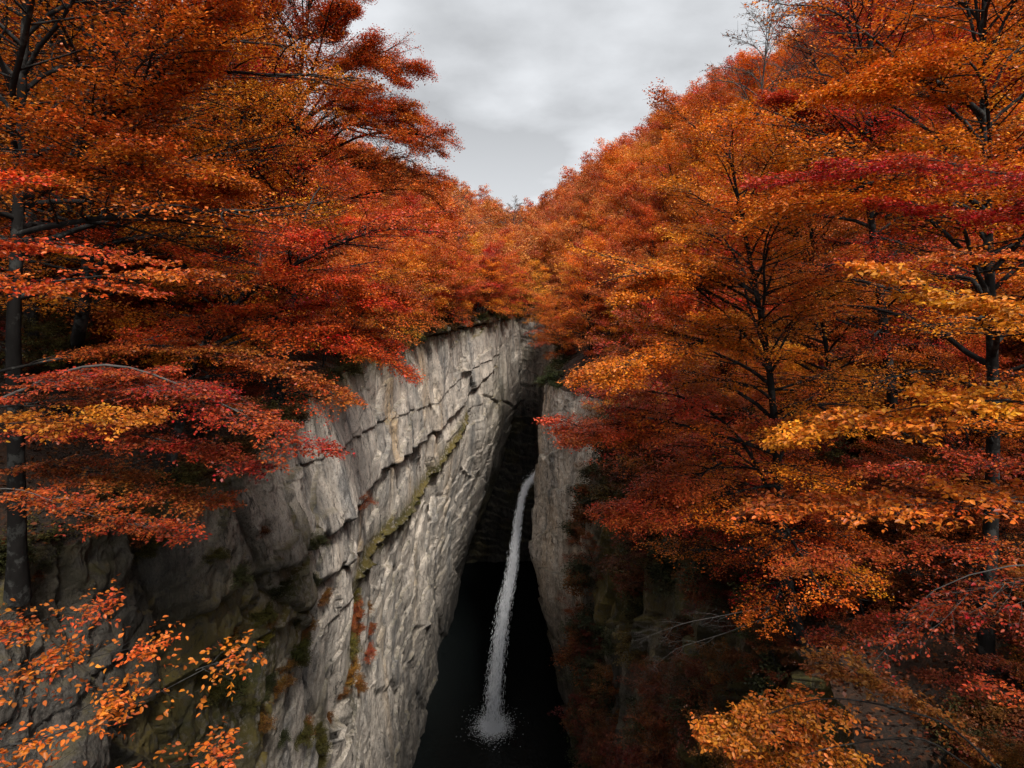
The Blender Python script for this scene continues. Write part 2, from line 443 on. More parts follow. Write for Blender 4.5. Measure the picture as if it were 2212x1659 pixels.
def hillside(side):
    y = np.concatenate([yl if side == 'L' else yr, np.linspace(112.05, 400, 120)])
    s = np.concatenate([np.linspace(0, 8, 40)[:-1], 8 * (260 / 8.) ** np.linspace(0, 1, 70)])
    Y, S = np.meshgrid(y, s, indexing='ij')
    if side == 'L': X = edge_l(Y) - S; Z = ytop_l(Y) + prof_l(S, Y)
    else: X = edge_r(Y) + S; Z = ytop_r(Y) + prof_r(S, Y)
    F = grid_faces(*X.shape)
    if side == 'R': F = F[:, ::-1]
    link('left_hillside' if side == 'L' else 'right_hillside', mesh('hill', np.stack([X, Y, Z], -1).reshape(-1, 3), F, None, True), GROUND, kind='structure')
hillside('L'); hillside('R')

# ------------------------------------------------------------------ foliage generator
class Bag:
    def __init__(s): s.V = []; s.F = []; s.A = {}; s.n = 0
    def add(s, V, F, **a):
        s.V.append(V); s.F.append(F + s.n); s.n += len(V)
        for k, v in a.items(): s.A.setdefault(k, []).append(v)
    def mesh(s, name, smooth=False):
        return mesh(name, np.concatenate(s.V), np.concatenate(s.F), {k: np.concatenate(v) for k, v in s.A.items()}, smooth)

def norm(v): return v / np.maximum(np.linalg.norm(v, axis=-1, keepdims=True), 1e-9)

def sample(P, t):
    """P (N,K,3), t (N,m) in 0..1 -> points and unit tangents (N,m,3)"""
    K = P.shape[1]; f = np.clip(t, 0, .9999) * (K - 1); i = f.astype(int); w = (f - i)[..., None]
    n = np.arange(len(P))[:, None]
    a = P[n, i]; b = P[n, i + 1]
    return a * (1 - w) + b * w, norm(b - a)

def resample(pts, K):
    pts = np.asarray(pts, float); d = np.r_[0, np.cumsum(np.linalg.norm(np.diff(pts, axis=0), axis=1))]
    # smooth by Catmull-like interpolation
    t = np.linspace(0, d[-1], K); out = np.stack([np.interp(t, d, pts[:, i]) for i in range(3)], 1)
    for _ in range(2):
        out[1:-1] = (out[:-2] + 2 * out[1:-1] + out[2:]) / 4
    return out

def tubes(bag, P, Rr, sides):
    Nn, K, _ = P.shape
    T = norm(np.gradient(P, axis=1))
    ref = np.where(np.abs(T[..., 2:3]) > .9, np.array([1., 0, 0]), np.array([0, 0, 1.]))
    A = norm(np.cross(T, ref)); B = np.cross(T, A)
    an = np.arange(sides) / sides * 2 * PI
    V = P[:, :, None] + Rr[:, :, None, None] * (A[:, :, None] * np.cos(an)[None, None, :, None] + B[:, :, None] * np.sin(an)[None, None, :, None])
    idx = np.arange(Nn * K * sides).reshape(Nn, K, sides)
    a = idx[:, :-1]; b = idx[:, 1:]
    F = np.stack([a, np.roll(a, -1, 2), np.roll(b, -1, 2), b], -1).reshape(-1, 4)
    bag.add(V.reshape(-1, 3), F)

def kids(P, m, rng, ang, ln, K, droop, t0=.12, t1=1., up=.10, rand=.32, flat=.9):
    Nn = len(P)
    t = (np.arange(m)[None] + rng.uniform(0, .8, (Nn, m))) / m * (t1 - t0) + t0
    A, T = sample(P, t)
    S = np.cross(T, np.array([0, 0, 1.])) + rng.normal(0, .12, T.shape)
    S = norm(S)
    sg = np.where((np.arange(m)[None] + rng.integers(0, 2, (Nn, 1))) % 2, 1., -1.)[..., None]
    a = ang * rng.uniform(.75, 1.25, (Nn, m, 1))
    D = np.cos(a) * T + sg * np.sin(a) * S + rng.normal(0, rand, T.shape) * np.array([.6, .6, 1])
    D[..., 2] = D[..., 2] * flat + up
    D = norm(D)
    L = ln(t) * rng.uniform(.65, 1.2, (Nn, m))
    pts = [A]
    cur = A; d = D
    for k in range(K - 1):
        cur = cur + d * (L / (K - 1))[..., None]
        pts.append(cur)
        d = norm(d + .18 * T + np.array([0, 0, -droop]) + rng.normal(0, .09, d.shape))
    return np.stack(pts, 2).reshape(Nn * m, K, 3), t.reshape(-1), L.reshape(-1)

def leaves(bag, P3, nl, rng, LL, kind, tint, val, jit=.05, njit=.38, wr=.6, t0=.1):
    """leaves both sides of the twigs P3 (N,K,3); tint,val per twig"""
    Nn = len(P3)
    t = (np.arange(nl)[None] + rng.uniform(0, 1, (Nn, nl))) / nl * (1 - t0) + t0
    A, T = sample(P3, t)
    S = norm(np.cross(T, np.array([0, 0, 1.])) + 1e-4)
    sg = np.where(np.arange(nl) % 2, 1., -1.)[None, :, None]
    D = norm(.55 * T + sg * S * .85 + rng.normal(0, .32, T.shape) + np.array([0, 0, -.12]))
    Nr = norm(np.array([0, 0, 1.]) + rng.normal(0, njit, T.shape))
    A = A + rng.normal(0, jit, A.shape) * np.array([1, 1, .8])
    A = A.reshape(-1, 3); D = D.reshape(-1, 3); Nr = Nr.reshape(-1, 3)
    W = norm(np.cross(Nr, D)); Nr = np.cross(D, W)
    n = len(A)
    L = (LL * rng.uniform(.6, 1.2, n))[:, None]; w = L * wr * rng.uniform(.8, 1.15, (n, 1))
    ti = np.clip(np.repeat(tint, nl) + rng.normal(0, .16, n), 0, 1)
    va = np.clip(np.repeat(val, nl) + rng.normal(0, .17, n), 0, 1)
    if kind == 'quad':
        f = .14 * w
        V = np.stack([A, A + D * L * .45 + W * w * .5 + Nr * f, A + D * L, A + D * L * .45 - W * w * .5 + Nr * f], 1)
        F = np.arange(4 * n).reshape(n, 4)
        bag.add(V.reshape(-1, 3), F, tint=ti, val=va)
    else:
        f = .16 * w; cu = -.10 * L
        V = np.stack([A, A + D * L * .25 + W * w * .42 + Nr * f, A + D * L * .62 + W * w * .44 + Nr * (f + cu * .4), A + D * L + Nr * cu,
                      A + D * L * .62 - W * w * .44 + Nr * (f + cu * .4), A + D * L * .25 - W * w * .42 + Nr * f], 1)
        b = np.arange(n)[:, None] * 6
        F = np.concatenate([b + np.array([[0, 1, 2, 3]]), b + np.array([[0, 3, 4, 5]])], 0)
        bag.add(V.reshape(-1, 3), F, tint=np.r_[ti, ti], val=np.r_[va, va])

def primaries(trunk, n, rng, t0, Rm, e_lo, e_hi, bias, az0, K=8, shape=1.0, droop=.07, topk=.93):
    t = np.sort(t0 + (1 - t0) * (np.arange(n) + rng.uniform(0, 1, n)) / n) 
    A, T = sample(trunk[None], t[None]); A = A[0]; T = T[0]
    az = np.arange(n) * 2.39996 + rng.uniform(-.4, .4, n) + rng.uniform(0, 6)
    u = (t - t0) / (1 - t0)
    e = e_lo + .16 + (e_hi - e_lo) * u ** 1.2 + rng.normal(0, .22, n)
    D = np.stack([np.cos(az) * np.cos(e), np.sin(az) * np.cos(e), np.sin(e)], 1)
    L = Rm * rng.uniform(.75, 1.15, n) * (np.sqrt(np.clip(1 - (u * topk) ** 2, 0, 1)) * (.55 + .45 * np.sin(np.clip(u * 2.2 + .35, 0, PI))) ** shape) * rng.uniform(.65, 1.15, n)
    L = L * (1 + bias * np.cos(az - az0)) + .5
    cur = A; pts = [A]; d = D
    for k in range(K - 1):
        cur = cur + d * (L / (K - 1))[:, None]; pts.append(cur)
        d = norm(d + np.array([0, 0, -droop]) * np.clip(d[:, 2:3] + .45, 0, 1) * 1.7 + rng.normal(0, .08, d.shape))
    return np.stack(pts, 1), L, u

def foliate(crown, wood, P1, L1, r1, rng, q, tint1, val1):
    """q: dict n2,n3,nl,leaf,kind,jit; adds secondary and tertiary twigs and the leaves"""
    n2, n3, nl = q['n2'], q['n3'], q['nl']
    Lm = L1[:, None]
    fl, rd, up_ = q.get('form', (.9, .32, .10))
    P2, t2, L2 = kids(P1, n2, rng, .85, lambda t: Lm * (.50 - .36 * t) * (1 if q.get('wide') is None else q['wide']) + .25, 5, q.get('dr2', .06), t0=q.get('t0', .22), flat=fl, rand=rd, up=up_)
    o = np.repeat(np.arange(len(P1)), n2)
    r2 = np.minimum(r1[o] * .42, .006 + L2 * .010)
    if q.get('w2', 1):
        tubes(wood, P2, r2[:, None] * np.linspace(1, .3, 5)[None], 3)
    P2a = np.concatenate([P2, resample_tail(P1)], 0); L2a = np.concatenate([L2, L1 * .35]); oa = np.r_[o, np.arange(len(P1))]
    L2m = L2a[:, None]
    P3, t3, L3 = kids(P2a, n3, rng, .8, lambda t: L2m * (.42 - .22 * t) + q['leaf'] * 1.2, 3, .05, t0=.08, flat=fl, rand=rd, up=up_ * .6)
    o3 = np.repeat(oa, n3)
    if q.get('w3', 0):
        tubes(wood, P3, (np.full(len(P3), q['w3']))[:, None] * np.linspace(1, .5, 3)[None], 3)
    if nl:
        cl2 = rng.normal(0, .12, len(P2a)); cl = np.repeat(cl2, n3); cv = np.repeat(rng.normal(0, .1, len(P2a)), n3)
        keep = rng.uniform(0, 1, len(P3)) < q.get('keep', 1.)
        leaves(crown, P3[keep], nl, rng, q['leaf'], q['kind'], (tint1[o3] + cl)[keep], (val1[o3] + cv)[keep], q.get('jit', .06), q.get('nj', .38))

def resample_tail(P1):
    t = np.linspace(.6, 1, 5)[None].repeat(len(P1), 0)
    return sample(P1, t)[0]

def make_tree(seed, trunk, r0, n1, Rm, q, t0=.25, e_lo=.25, e_hi=1.1, bias=.25, az0=0., limbs=(), rtop=.12, tint_grad=0., leaf_up=1., shape=1., K0=14, droop=.07, topk=.93):
    rng = np.random.default_rng(seed)
    wood, crown = Bag(), Bag()
    tr = resample(trunk, K0)
    rt = r0 * (1 - (1 - rtop) * np.linspace(0, 1, K0) ** .9); rt[0] *= 1.35
    tubes(wood, tr[None], rt[None], 8)
    P1, L1, u = primaries(tr, n1, rng, t0, Rm, e_lo, e_hi, bias, az0, shape=shape, droop=droop, topk=topk)
    r1 = np.minimum(np.interp(t0 + u * (1 - t0), np.linspace(0, 1, K0), rt) * .62, .012 + L1 * .0125)
    tubes(wood, P1, r1[:, None] * np.linspace(1, .22, P1.shape[1])[None] ** .8, 5)
    ti = .5 + tint_grad * (.5 - u) + rng.normal(0, .17, len(u)); va = .48 + rng.normal(0, .1, len(u)) + .08 * u
    for pts, r in limbs:
        Lp = resample(pts, 8); ll = np.linalg.norm(np.diff(Lp, axis=0), axis=1).sum()
        tubes(wood, resample(pts, 16)[None], (r * np.linspace(1, .18, 16))[None], 6)
        # limbs carry their own boughs
        Pb, tb, Lb = kids(Lp[None], 16, rng, .75, lambda t: ll * (.46 - .2 * t), 8, .03, t0=.12, up=.12, rand=.3, flat=.9)
        rb = .012 + Lb * .012
        tubes(wood, Pb, rb[:, None] * np.linspace(1, .25, 8)[None], 4)
        P1 = np.concatenate([P1, Pb, Lp[None]], 0); L1 = np.r_[L1, Lb, ll * .6]; r1 = np.r_[r1, rb, r * .6]
        k = len(Pb) + 1
        ti = np.r_[ti, .5 + rng.normal(0, .1, k)]; va = np.r_[va, .5 + rng.normal(0, .08, k)]
    foliate(crown, wood, P1, L1, r1, rng, q, ti, va)
    return wood.mesh('trunk', True), (crown.mesh('crown') if crown.V else None)

ORANGE = (.60, .165, .014); DEEP = (.48, .100, .011); RED = (.42, .045, .014); CRIM = (.36, .034, .018)
GOLD = (.64, .180, .014); RUST = (.36, .085, .015); OLIVE = (.11, .095, .018); MUTED = (.46, .13, .035); PINK = (.42, .065, .035)

Q_NEAR = dict(n2=12, n3=8, nl=11, leaf=.085, kind='quad', jit=.09, w3=.0035, nj=.5, keep=.8, form=(.7, .22, .05))
Q_MID = dict(n2=11, n3=7, nl=10, leaf=.155, kind='quad', jit=.12)
Q_FAR = dict(n2=8, n3=5, nl=7, leaf=.24, kind='quad', jit=.26, w2=0, nj=.6)
Q_HILL = dict(n2=10, n3=6, nl=9, leaf=.15, kind='quad', jit=.12, nj=.5)

def stem(rng, H, lean=.12):
    k = 7; z = np.linspace(-.6, H, k); x = lean * H * (z / H) ** 1.3 + rng.normal(0, .14, k); y = rng.normal(0, .16, k)
    x[0:2] = 0; y[0:2] = 0
    return np.stack([x, y, z], 1)

protos = {'near': [], 'mid': [], 'far': [], 'bare': [], 'slim': []}
for i in range(3):
    rg = np.random.default_rng(10 + i)
    protos['near'].append(make_tree(20 + i, stem(rg, (17, 19, 15)[i]), .24, 46, 5.4, Q_NEAR, t0=.16, e_lo=.15, e_hi=1.15, bias=.3))
for i in range(4):
    rg = np.random.default_rng(30 + i)
    protos['mid'].append(make_tree(40 + i, stem(rg, (17, 20, 15, 18)[i], .1), .25, 48, (5.2, 5.6, 5.0, 4.6)[i], Q_MID, t0=.14, e_lo=.2, e_hi=1.15, bias=.25))
for i in range(4):
    rg = np.random.default_rng(50 + i)
    protos['far'].append(make_tree(60 + i, stem(rg, (10, 11, 9, 12)[i], .08), .18, 34, (3.6, 3.9, 3.5, 3.4)[i], Q_FAR, t0=.10, e_lo=.3, e_hi=.95, bias=.15, topk=.72))
for i in range(4):
    rg = np.random.default_rng(55 + i)
    protos.setdefault('hill', []).append(make_tree(65 + i, stem(rg, (10.5, 12, 9.5, 11)[i], .1), .18, 40, (3.9, 4.2, 3.7, 3.5)[i], Q_HILL, t0=.10, e_lo=.3, e_hi=1.0, bias=.2, topk=.78))
for i in range(2):
    rg = np.random.default_rng(70 + i)
    protos['bare'].append(make_tree(80 + i, stem(rg, (16, 14)[i], .05), .2, 26, 5.0, dict(n2=9, n3=6, nl=4, leaf=.15, kind='quad', jit=.08, w3=.012, keep=.35), t0=.3, e_lo=.45, e_hi=1.2, bias=.1))
# small slender rim tree / shrub
for i in range(3):
    rg = np.random.default_rng(90 + i)
    protos['slim'].append(make_tree(95 + i, stem(rg, (6, 7.5, 5)[i], .35), .07, 22, 2.9, dict(n2=9, n3=6, nl=8, leaf=.13, kind='quad', jit=.07), t0=.15, e_lo=.1, e_hi=.9, bias=.45))

for k_, lst in protos.items():
    for (a, b) in lst:
        a.materials.append(BARKG if k_ == 'bare' else BARK); b.materials.append(LEAF)

def plant(kind, idx, x, y, sc, rz, col, label, cat='tree', name='beech_tree', group=None, z=None, sz=1., thin=None):
    w, c = protos[kind][idx % len(protos[kind])]
    z = ground(x, y) if z is None else z
    e = empty(name, (x, y, z), label, cat, group)
    e.scale = (sc, sc, sc * sz); e.rotation_euler = (0, 0, rz)
    link('trunk', w, None, e); link('crown', c, None, e, col=col)
    return e
HIDDEN = set([17, 25, 27, 34, 38, 39, 40, 41, 46, 48, 49, 53, 54, 55, 56, 57, 58, 64, 65, 66, 67, 68, 74, 75, 77, 78, 82, 83, 84, 85, 86, 87, 88, 94, 95, 96, 97, 98, 99, 105, 106, 107, 108, 109, 110, 111, 116, 117, 118, 119, 120, 121, 122, 129, 130, 132, 133, 140, 141, 142, 143, 144, 151, 152, 153, 154, 155, 160, 162, 163, 164, 165, 166, 172, 173, 174, 175, 176, 177, 183, 186, 187, 188, 192, 193, 195, 197, 198, 199, 206, 207, 209, 210, 211, 268, 286, 291, 295, 302, 304, 305, 306, 314, 315, 316, 325, 326, 327, 333, 336, 337, 338, 347, 348, 349, 354, 358, 359, 360, 361, 368, 369, 371, 372, 373, 381, 382, 383, 384, 391, 392, 394, 395, 403, 404, 405, 406, 414, 416, 417, 425, 426, 427])
TN = [0]

def hero(name, loc, res, col, label, bark=None, cat='tree'):
    w, c = res
    if not len(w.materials): w.materials.append(bark or BARK)
    e = empty(name, loc, label, cat)
    a = link('trunk', w, None, e)
    if c is not None:
        if not len(c.materials): c.materials.append(LEAF)
        link('crown', c, None, e, col=col)
    return e

def rel(base, pts): return [np.asarray(p) - np.asarray(base) for p in pts]

# ------------------------------------------------------------------ the trees that can be told apart
HEROXY = []
def hero_tree(px_pts, Y, base, seed, r0, n1, Rm, q, col, label, limbs=(), dY=None, **kw):
    """trunk through frame points at distance Y, standing at base (x,y)"""
    bx, by = base; bz = ground(bx, by)
    b = np.array([bx, by, bz])
    Ys = [Y] * len(px_pts) if dY is None else dY
    tr = [np.array([0, 0, -.6])] + rel(b, [at(p[0], p[1], yy) for p, yy in zip(px_pts, Ys)])
    lm = [(rel(b, [at(*p) for p in L]), r) for L, r in limbs]
    res = make_tree(seed, tr, r0, n1, Rm, q, limbs=lm, **kw)
    HEROXY.append((bx, by))
    return hero('beech_tree', b, res, col, label)

QH = dict(n2=14, n3=9, nl=14, leaf=.075, kind='quad', jit=.07, w3=.003, nj=.45, keep=.70, form=(.6, .17, .03))
QHm = dict(n2=13, n3=9, nl=13, leaf=.088, kind='quad', jit=.09, w3=.004, nj=.5, keep=.74, form=(.7, .22, .05))
# left side
hero_tree([(35, 850), (14, 700), (40, 560), (50, 430), (36, 300), (58, 180), (40, 40), (90, -250), (120, -500)], 13, (-11.9, 13.6), 301, .21, 40, 6.0, QH, DEEP,
          'thick dark trunked tree at the left edge with orange and red leaves', t0=.42, az0=-.3, bias=.25, tint_grad=.2,
          limbs=[([(60, 420, 13), (110, 405, 12.5), (170, 330, 12), (215, 260, 12), (300, 190, 12), (400, 120, 12), (450, 10, 12.5)], .13),
                 ([(80, 410, 12.8), (190, 375, 12), (300, 370, 11.5), (430, 400, 11)], .07)])
hero_tree([(190, 700), (192, 480), (205, 260), (220, 120), (240, -100), (250, -300)], 19, (-15.6, 19.5), 302, .26, 52, 6.2, QHm, ORANGE,
          'orange tree with a slender dark trunk right of the thick trunk at far left', t0=.25, az0=0, bias=.2)
hero_tree([(640, 600), (638, 430), (645, 260), (640, 205), (660, 60), (680, -60)], 31, (-12.2, 31), 303, .30, 58, 6.8, dict(QHm, form=(.9, .3, .08)), (.48, .085, .012),
          'tall red orange tree standing against the sky above the left cliff', t0=.28, az0=-.2, bias=.3, e_lo=.1, tint_grad=.15,
          limbs=[([(642, 225, 31), (700, 160, 30), (780, 120, 30), (860, 150, 29.5)], .12), ([(642, 300, 31), (720, 270, 30), (830, 270, 29), (920, 320, 28.5)], .09),
                 ([(642, 225, 31), (600, 150, 31), (560, 60, 31)], .10),
                 ([(642, 270, 31), (720, 215, 30.5), (800, 215, 30), (880, 245, 29.5)], .08), ([(655, 110, 31), (700, 60, 30.5), (745, 30, 30)], .07), ([(640, 330, 31), (560, 250, 31), (500, 200, 31)], .08),
                 ([(642, 380, 31), (740, 350, 30), (860, 380, 29), (930, 420, 28.5)], .08)])
hero_tree([(432, 728), (500, 660), (560, 610), (640, 568), (740, 520), (830, 490)], 19, (-11.3, 18.8), 304, .19, 34, 4.0, QH, (.54, .070, .013),
          'leaning red topped tree reaching out over the left cliff', t0=.22, az0=0, bias=.35, e_lo=.15, e_hi=.6, dY=[19, 19, 18.7, 18.3, 18, 17.6],
          limbs=[([(560, 612, 18.8), (620, 600, 18.2), (720, 610, 17.5), (820, 640, 17)], .07), ([(470, 700, 19), (560, 670, 18), (680, 720, 17), (790, 760, 16.5)], .06)])
hero_tree([(476, 740), (475, 600), (480, 450), (500, 300), (505, 150)], 23, (-12.6, 23.5), 305, .15, 44, 4.6, QHm, (.64, .20, .014),
          'golden orange tree with a thin straight trunk behind the leaning red topped tree', t0=.2, bias=.3, az0=0)
# right side
hero_tree([(1722, 1430), (1690, 1180), (1680, 1000), (1662, 760), (1612, 530), (1600, 440), (1575, 330)], 18, (9.9, 18.3), 306, .23, 60, 3.9, QH, (.66, .165, .012),
          'golden orange tree with a slanting dark trunk in the middle of the right slope', t0=.22, az0=PI, bias=.3, e_lo=.05, e_hi=1.0, tint_grad=-.35, dY=[18.2, 18, 17.8, 17.5, 17.2, 17, 16.8],
          limbs=[([(1668, 800, 17.6), (1600, 745, 17), (1520, 735, 16.3), (1430, 760, 15.8), (1330, 790, 15.4)], .07),
                 ([(1640, 640, 17.4), (1560, 590, 17), (1470, 590, 16.6), (1400, 610, 16.2)], .06)])
hero_tree([(1950, 1180), (1945, 1000), (1920, 800), (1893, 560), (1860, 330), (1890, 180), (1870, 20), (1880, -150)], 23, (14.9, 23.2), 307, .27, 56, 5.6, QHm, (.46, .055, .014),
          'deep red tree whose forked trunk stands in the upper right', t0=.38, az0=PI, bias=.3, e_lo=.1, tint_grad=.05,
          limbs=[([(1860, 330, 23), (1790, 280, 22.5), (1740, 250, 22), (1700, 225, 22)], .11), ([(1863, 350, 23), (1900, 250, 23.5), (1890, 170, 23.5)], .10)])
hero_tree([(2150, 900), (2135, 530), (2130, 350), (2112, 150), (2130, -60), (2140, -300)], 14.5, (12.6, 14.6), 308, .22, 48, 5.6, QH, (.66, .165, .012),
          'golden tree with a thick lichen spotted trunk at the upper right edge', t0=.36, az0=PI, bias=.3, tint_grad=-.1,
          limbs=[([(2132, 460, 14.5), (2050, 390, 13.6), (1960, 370, 13), (1860, 400, 12.5), (1780, 440, 12.2)], .07), ([(2125, 250, 14.5), (2040, 180, 14), (1950, 160, 13.5), (1860, 180, 13)], .07)])
hero_tree([(1805, 900), (1790, 780), (1755, 560), (1745, 440), (1740, 330)], 27, (14.5, 27.4), 309, .2, 50, 5.0, QHm, (.58, .16, .014),
          'orange tree between the slanting golden tree and the forked red tree', t0=.3, az0=PI, bias=.3)
# the salmon red tree that leans out beside the gorge
hero_tree([(1690, 1120), (1600, 930), (1500, 860), (1400, 830), (1330, 850)], 17, (9.7, 20.5), 310, .12, 32, 2.1, dict(QH, n2=12), (.50, .085, .022),
          'low salmon red tree reaching left across the gorge edge', t0=.25, az0=PI, bias=.3, e_lo=.0, e_hi=.4, dY=[19, 18.5, 18, 17.5, 17.2],
          limbs=[([(1500, 880, 18), (1400, 910, 17.6), (1330, 925, 17.2), (1250, 936, 17)], .03), ([(1560, 1000, 18), (1480, 1040, 17.5), (1420, 1080, 17), (1350, 1110, 16.8)], .03)])
# bare trees on the skyline
def bare(px, py_top, Y, x, y, idx, label, sc, rz):
    z = ground(x, y)
    plant('bare', idx, x, y, sc, rz, (.20, .07, .03), label, name='bare_tree')
def skyline(px, py_top, Y, H0, idx, label, col, kind='bare', name='bare_tree', sink=0):
    top = at(px, py_top, Y); g = ground(top[0], Y); sc = (top[2] - g + sink) / H0
    plant(kind, idx, top[0], Y, sc, rz=1.1 * idx, col=col, label=label, name=name, z=g - sink)
skyline(1640, 15, 62, 16.5, 0, 'nearly bare grey tree standing up from the right ridge', (.16, .07, .03))
skyline(985, 400, 95, 16.5, 1, 'small bare tree on the skyline at the end of the left slope', (.2, .08, .03))
skyline(1105, 438, 150, 16.5, 0, 'smaller bare tree on the skyline in the notch of the valley', (.16, .08, .03))
skyline(1760, 0, 55, 16, 1, 'thin leaved grey tree at the top of the frame on the right ridge', (.22, .07, .03))

# ------------------------------------------------------------------ the forest
rnd = random.Random(4)
def pick(w):
    t = rnd.random() * sum(a for a, _ in w)
    for a, b in w:
        t -= a
        if t <= 0: return b
    return w[-1][1]
PAL = [(3, ('orange', ORANGE)), (3, ('deep orange', DEEP)), (2, ('red', RED)), (.8, ('crimson', CRIM)), (1.6, ('golden', GOLD)), (1.2, ('rust brown', RUST))]
PALF = [(3, ('orange', (.62, .17, .025))), (2.5, ('rust brown', MUTED)), (1.5, ('dull red', PINK)), (1.2, ('deep orange', (.5, .11, .015))), (1, ('golden', (.68, .25, .03)))]  # far palette, muted and lighter to paint distance haze into the leaves
PALM = [(3, ('orange', (.68, .17, .016))), (2.5, ('deep orange', DEEP)), (1.6, ('red', (.5, .06, .014))), (1.5, ('rust brown', (.42, .10, .02))), (1.2, ('golden', (.76, .27, .02)))]

def visible(x, y, z):
    fy = y * CP - z * SP * 1; 
    f = y * CP - z * SP; v = -(z * CP + y * SP); 
    if f < 2: return False
    return abs(x / f) < .84 + 6 / f

def lay(side, y0, y1, step, smax, smin=1.5):
    pts = []
    y = y0
    while y < y1:
        s = smin + rnd.uniform(0, step)
        while s < smax:
            yy = y + rnd.uniform(-.35, .35) * step; ss = s + rnd.uniform(-.3, .3) * step
            ss = max(ss, smin)
            x = float(edge_l(yy)) - ss if side == 'L' else float(edge_r(yy)) + ss
            pts.append((x, yy, ss))
            s += step
        y += step * .9
    return pts

cnt = 0
for side in ('L', 'R'):
    for (y0, y1, step, smax) in ((9, 36, 5.0, 26), (34, 72, 4.6, 46), (72, 126, 5.2, 60)):
        for x, y, s in lay(side, y0, y1, step, smax, 1.2 if y0 > 30 else 2.5):
            z = ground(x, y)
            if not visible(x, y, z + 8): continue
            if min(math.hypot(x - a, y - b) for a, b in HEROXY) < 2.6: continue
            if side == 'R' and 38 < y < 84 and s < 2.5: continue
            if side == 'L' and 36 < y < 112 and s < 2.2: continue
            # do not block the hero trees with anything right at the near edge
            if y < 26 and s < 3.2: continue
            # trees far up the slope behind nearer rows show little in the near band
            if side == 'L' and y < 36 and s > 20: continue
            d = math.hypot(x, y)
            kind = 'near' if d < 27 else ('hill' if d < 85 else 'far')
            if side == 'L' and 27 <= d < 50: kind = 'mid'
            pal = PAL if d < 45 else (PALM if d < 90 else PALF)
            cname, col = pick(pal)
            col = tuple(min(.9, c * rnd.uniform(.88, 1.12)) for c in col)
            sc = rnd.uniform(.75, 1.2)
            if side == 'R' and y < 36 and x < 14 + .3 * y: sc *= .72
            if kind == 'mid' and y > 36: sc *= .66
            if s < 5 and y > 36: sc *= rnd.uniform(.75, .95)
            rz = (0 if side == 'L' else PI) + rnd.uniform(-.8, .8)
            zone = ('left' if side == 'L' else 'right')
            place = '%s %s slope' % ('far' if y > 118 else ('distant' if y > 72 else ('middle' if y > 36 else 'near')), zone)
            hgt = 'tall' if sc > .95 else ('medium' if sc > .8 else 'small')
            pc = z + 9 * sc; fpx = (x / (y * CP - pc * SP)); vpx = -(pc * CP + y * SP) / (y * CP - pc * SP)
            pos = ('at the skyline' if vpx < -.42 + .25 * (abs(fpx) < .3) else ('at the gorge edge' if s < 6 else ('high up' if s > 28 else 'in the crowd')))
            band = 'by photo edge' if abs(fpx) > .62 else ('towards side' if abs(fpx) > .38 else ('towards middle' if abs(fpx) > .16 else 'near the notch'))
            pos = pos + ' ' + band
            lab = '%s %s tree on the %s %s' % (hgt, cname, place, pos)
            TN[0] += 1; vr = rnd.randrange(4)
            if TN[0] in HIDDEN: continue
            e = plant(kind, vr, x, y, sc, rz, col, lab, group='%s %s trees on the %s %s' % (hgt, cname, place, pos))
            e['fid'] = TN[0]
            cnt += 1
print('forest trees', cnt)

# the wood closing the valley beyond the gorge: one mass of small crowns
def far_wood():
    bag = Bag(); rng = np.random.default_rng(88)
    y = 114.5
    base = []
    for c in [p[1] for p in protos['far']]:
        n = len(c.vertices); co = np.empty(n * 3, np.float32); c.vertices.foreach_get('co', co)
        tn = np.empty(len(c.polygons), np.float32); c.attributes['tint'].data.foreach_get('value', tn)
        vl = np.empty(len(c.polygons), np.float32); c.attributes['val'].data.foreach_get('value', vl)
        base.append((co.reshape(-1, 4, 3), tn, vl))
    while y < 260:
        st = 4.8 + (y - 113) * .03
        for x in np.arange(-75, 95, st):
            if y < 126 and (x < -3 or x > 9): continue
            xx = x + rng.uniform(-.4, .4) * st; yy = y + rng.uniform(-.4, .4) * st
            z = ground(xx, max(yy, 113.2)); f = yy
            if abs(xx / yy) > .62: continue
            co, tn, vl = base[rng.integers(0, len(base))]
            k = rng.uniform(0, 1, len(co)) < (.55 if y < 160 else .35)
            sc = rng.uniform(.75, 1.15); a = rng.uniform(0, 6.28); ca, sa = math.cos(a) * sc, math.sin(a) * sc
            P = co[k]; cen_ = P.mean(1, keepdims=True); P = cen_ + (P - cen_) * (1.25 if y < 160 else 1.6)
            Q = np.stack([P[..., 0] * ca - P[..., 1] * sa + xx, P[..., 0] * sa + P[..., 1] * ca + yy, P[..., 2] * sc + z], -1)
            q = rng.normal(0, .20); v0 = rng.normal(-.02, .08)
            bag.add(Q.reshape(-1, 3), np.arange(len(P) * 4).reshape(-1, 4), tint=np.clip(tn[k] + q, 0, 1), val=np.clip(vl[k] + v0, 0, 1))
        y += st * .9
    me = bag.mesh('far_wood'); me.materials.append(LEAF)
    o = link('far_wood', me, None, kind='stuff', col=(.50, .145, .038)); o['label'] = 'mass of small orange and rust crowns closing the valley beyond the gorge'; o['category'] = 'forest'  # desaturated leaf colour stands in for haze
far_wood()

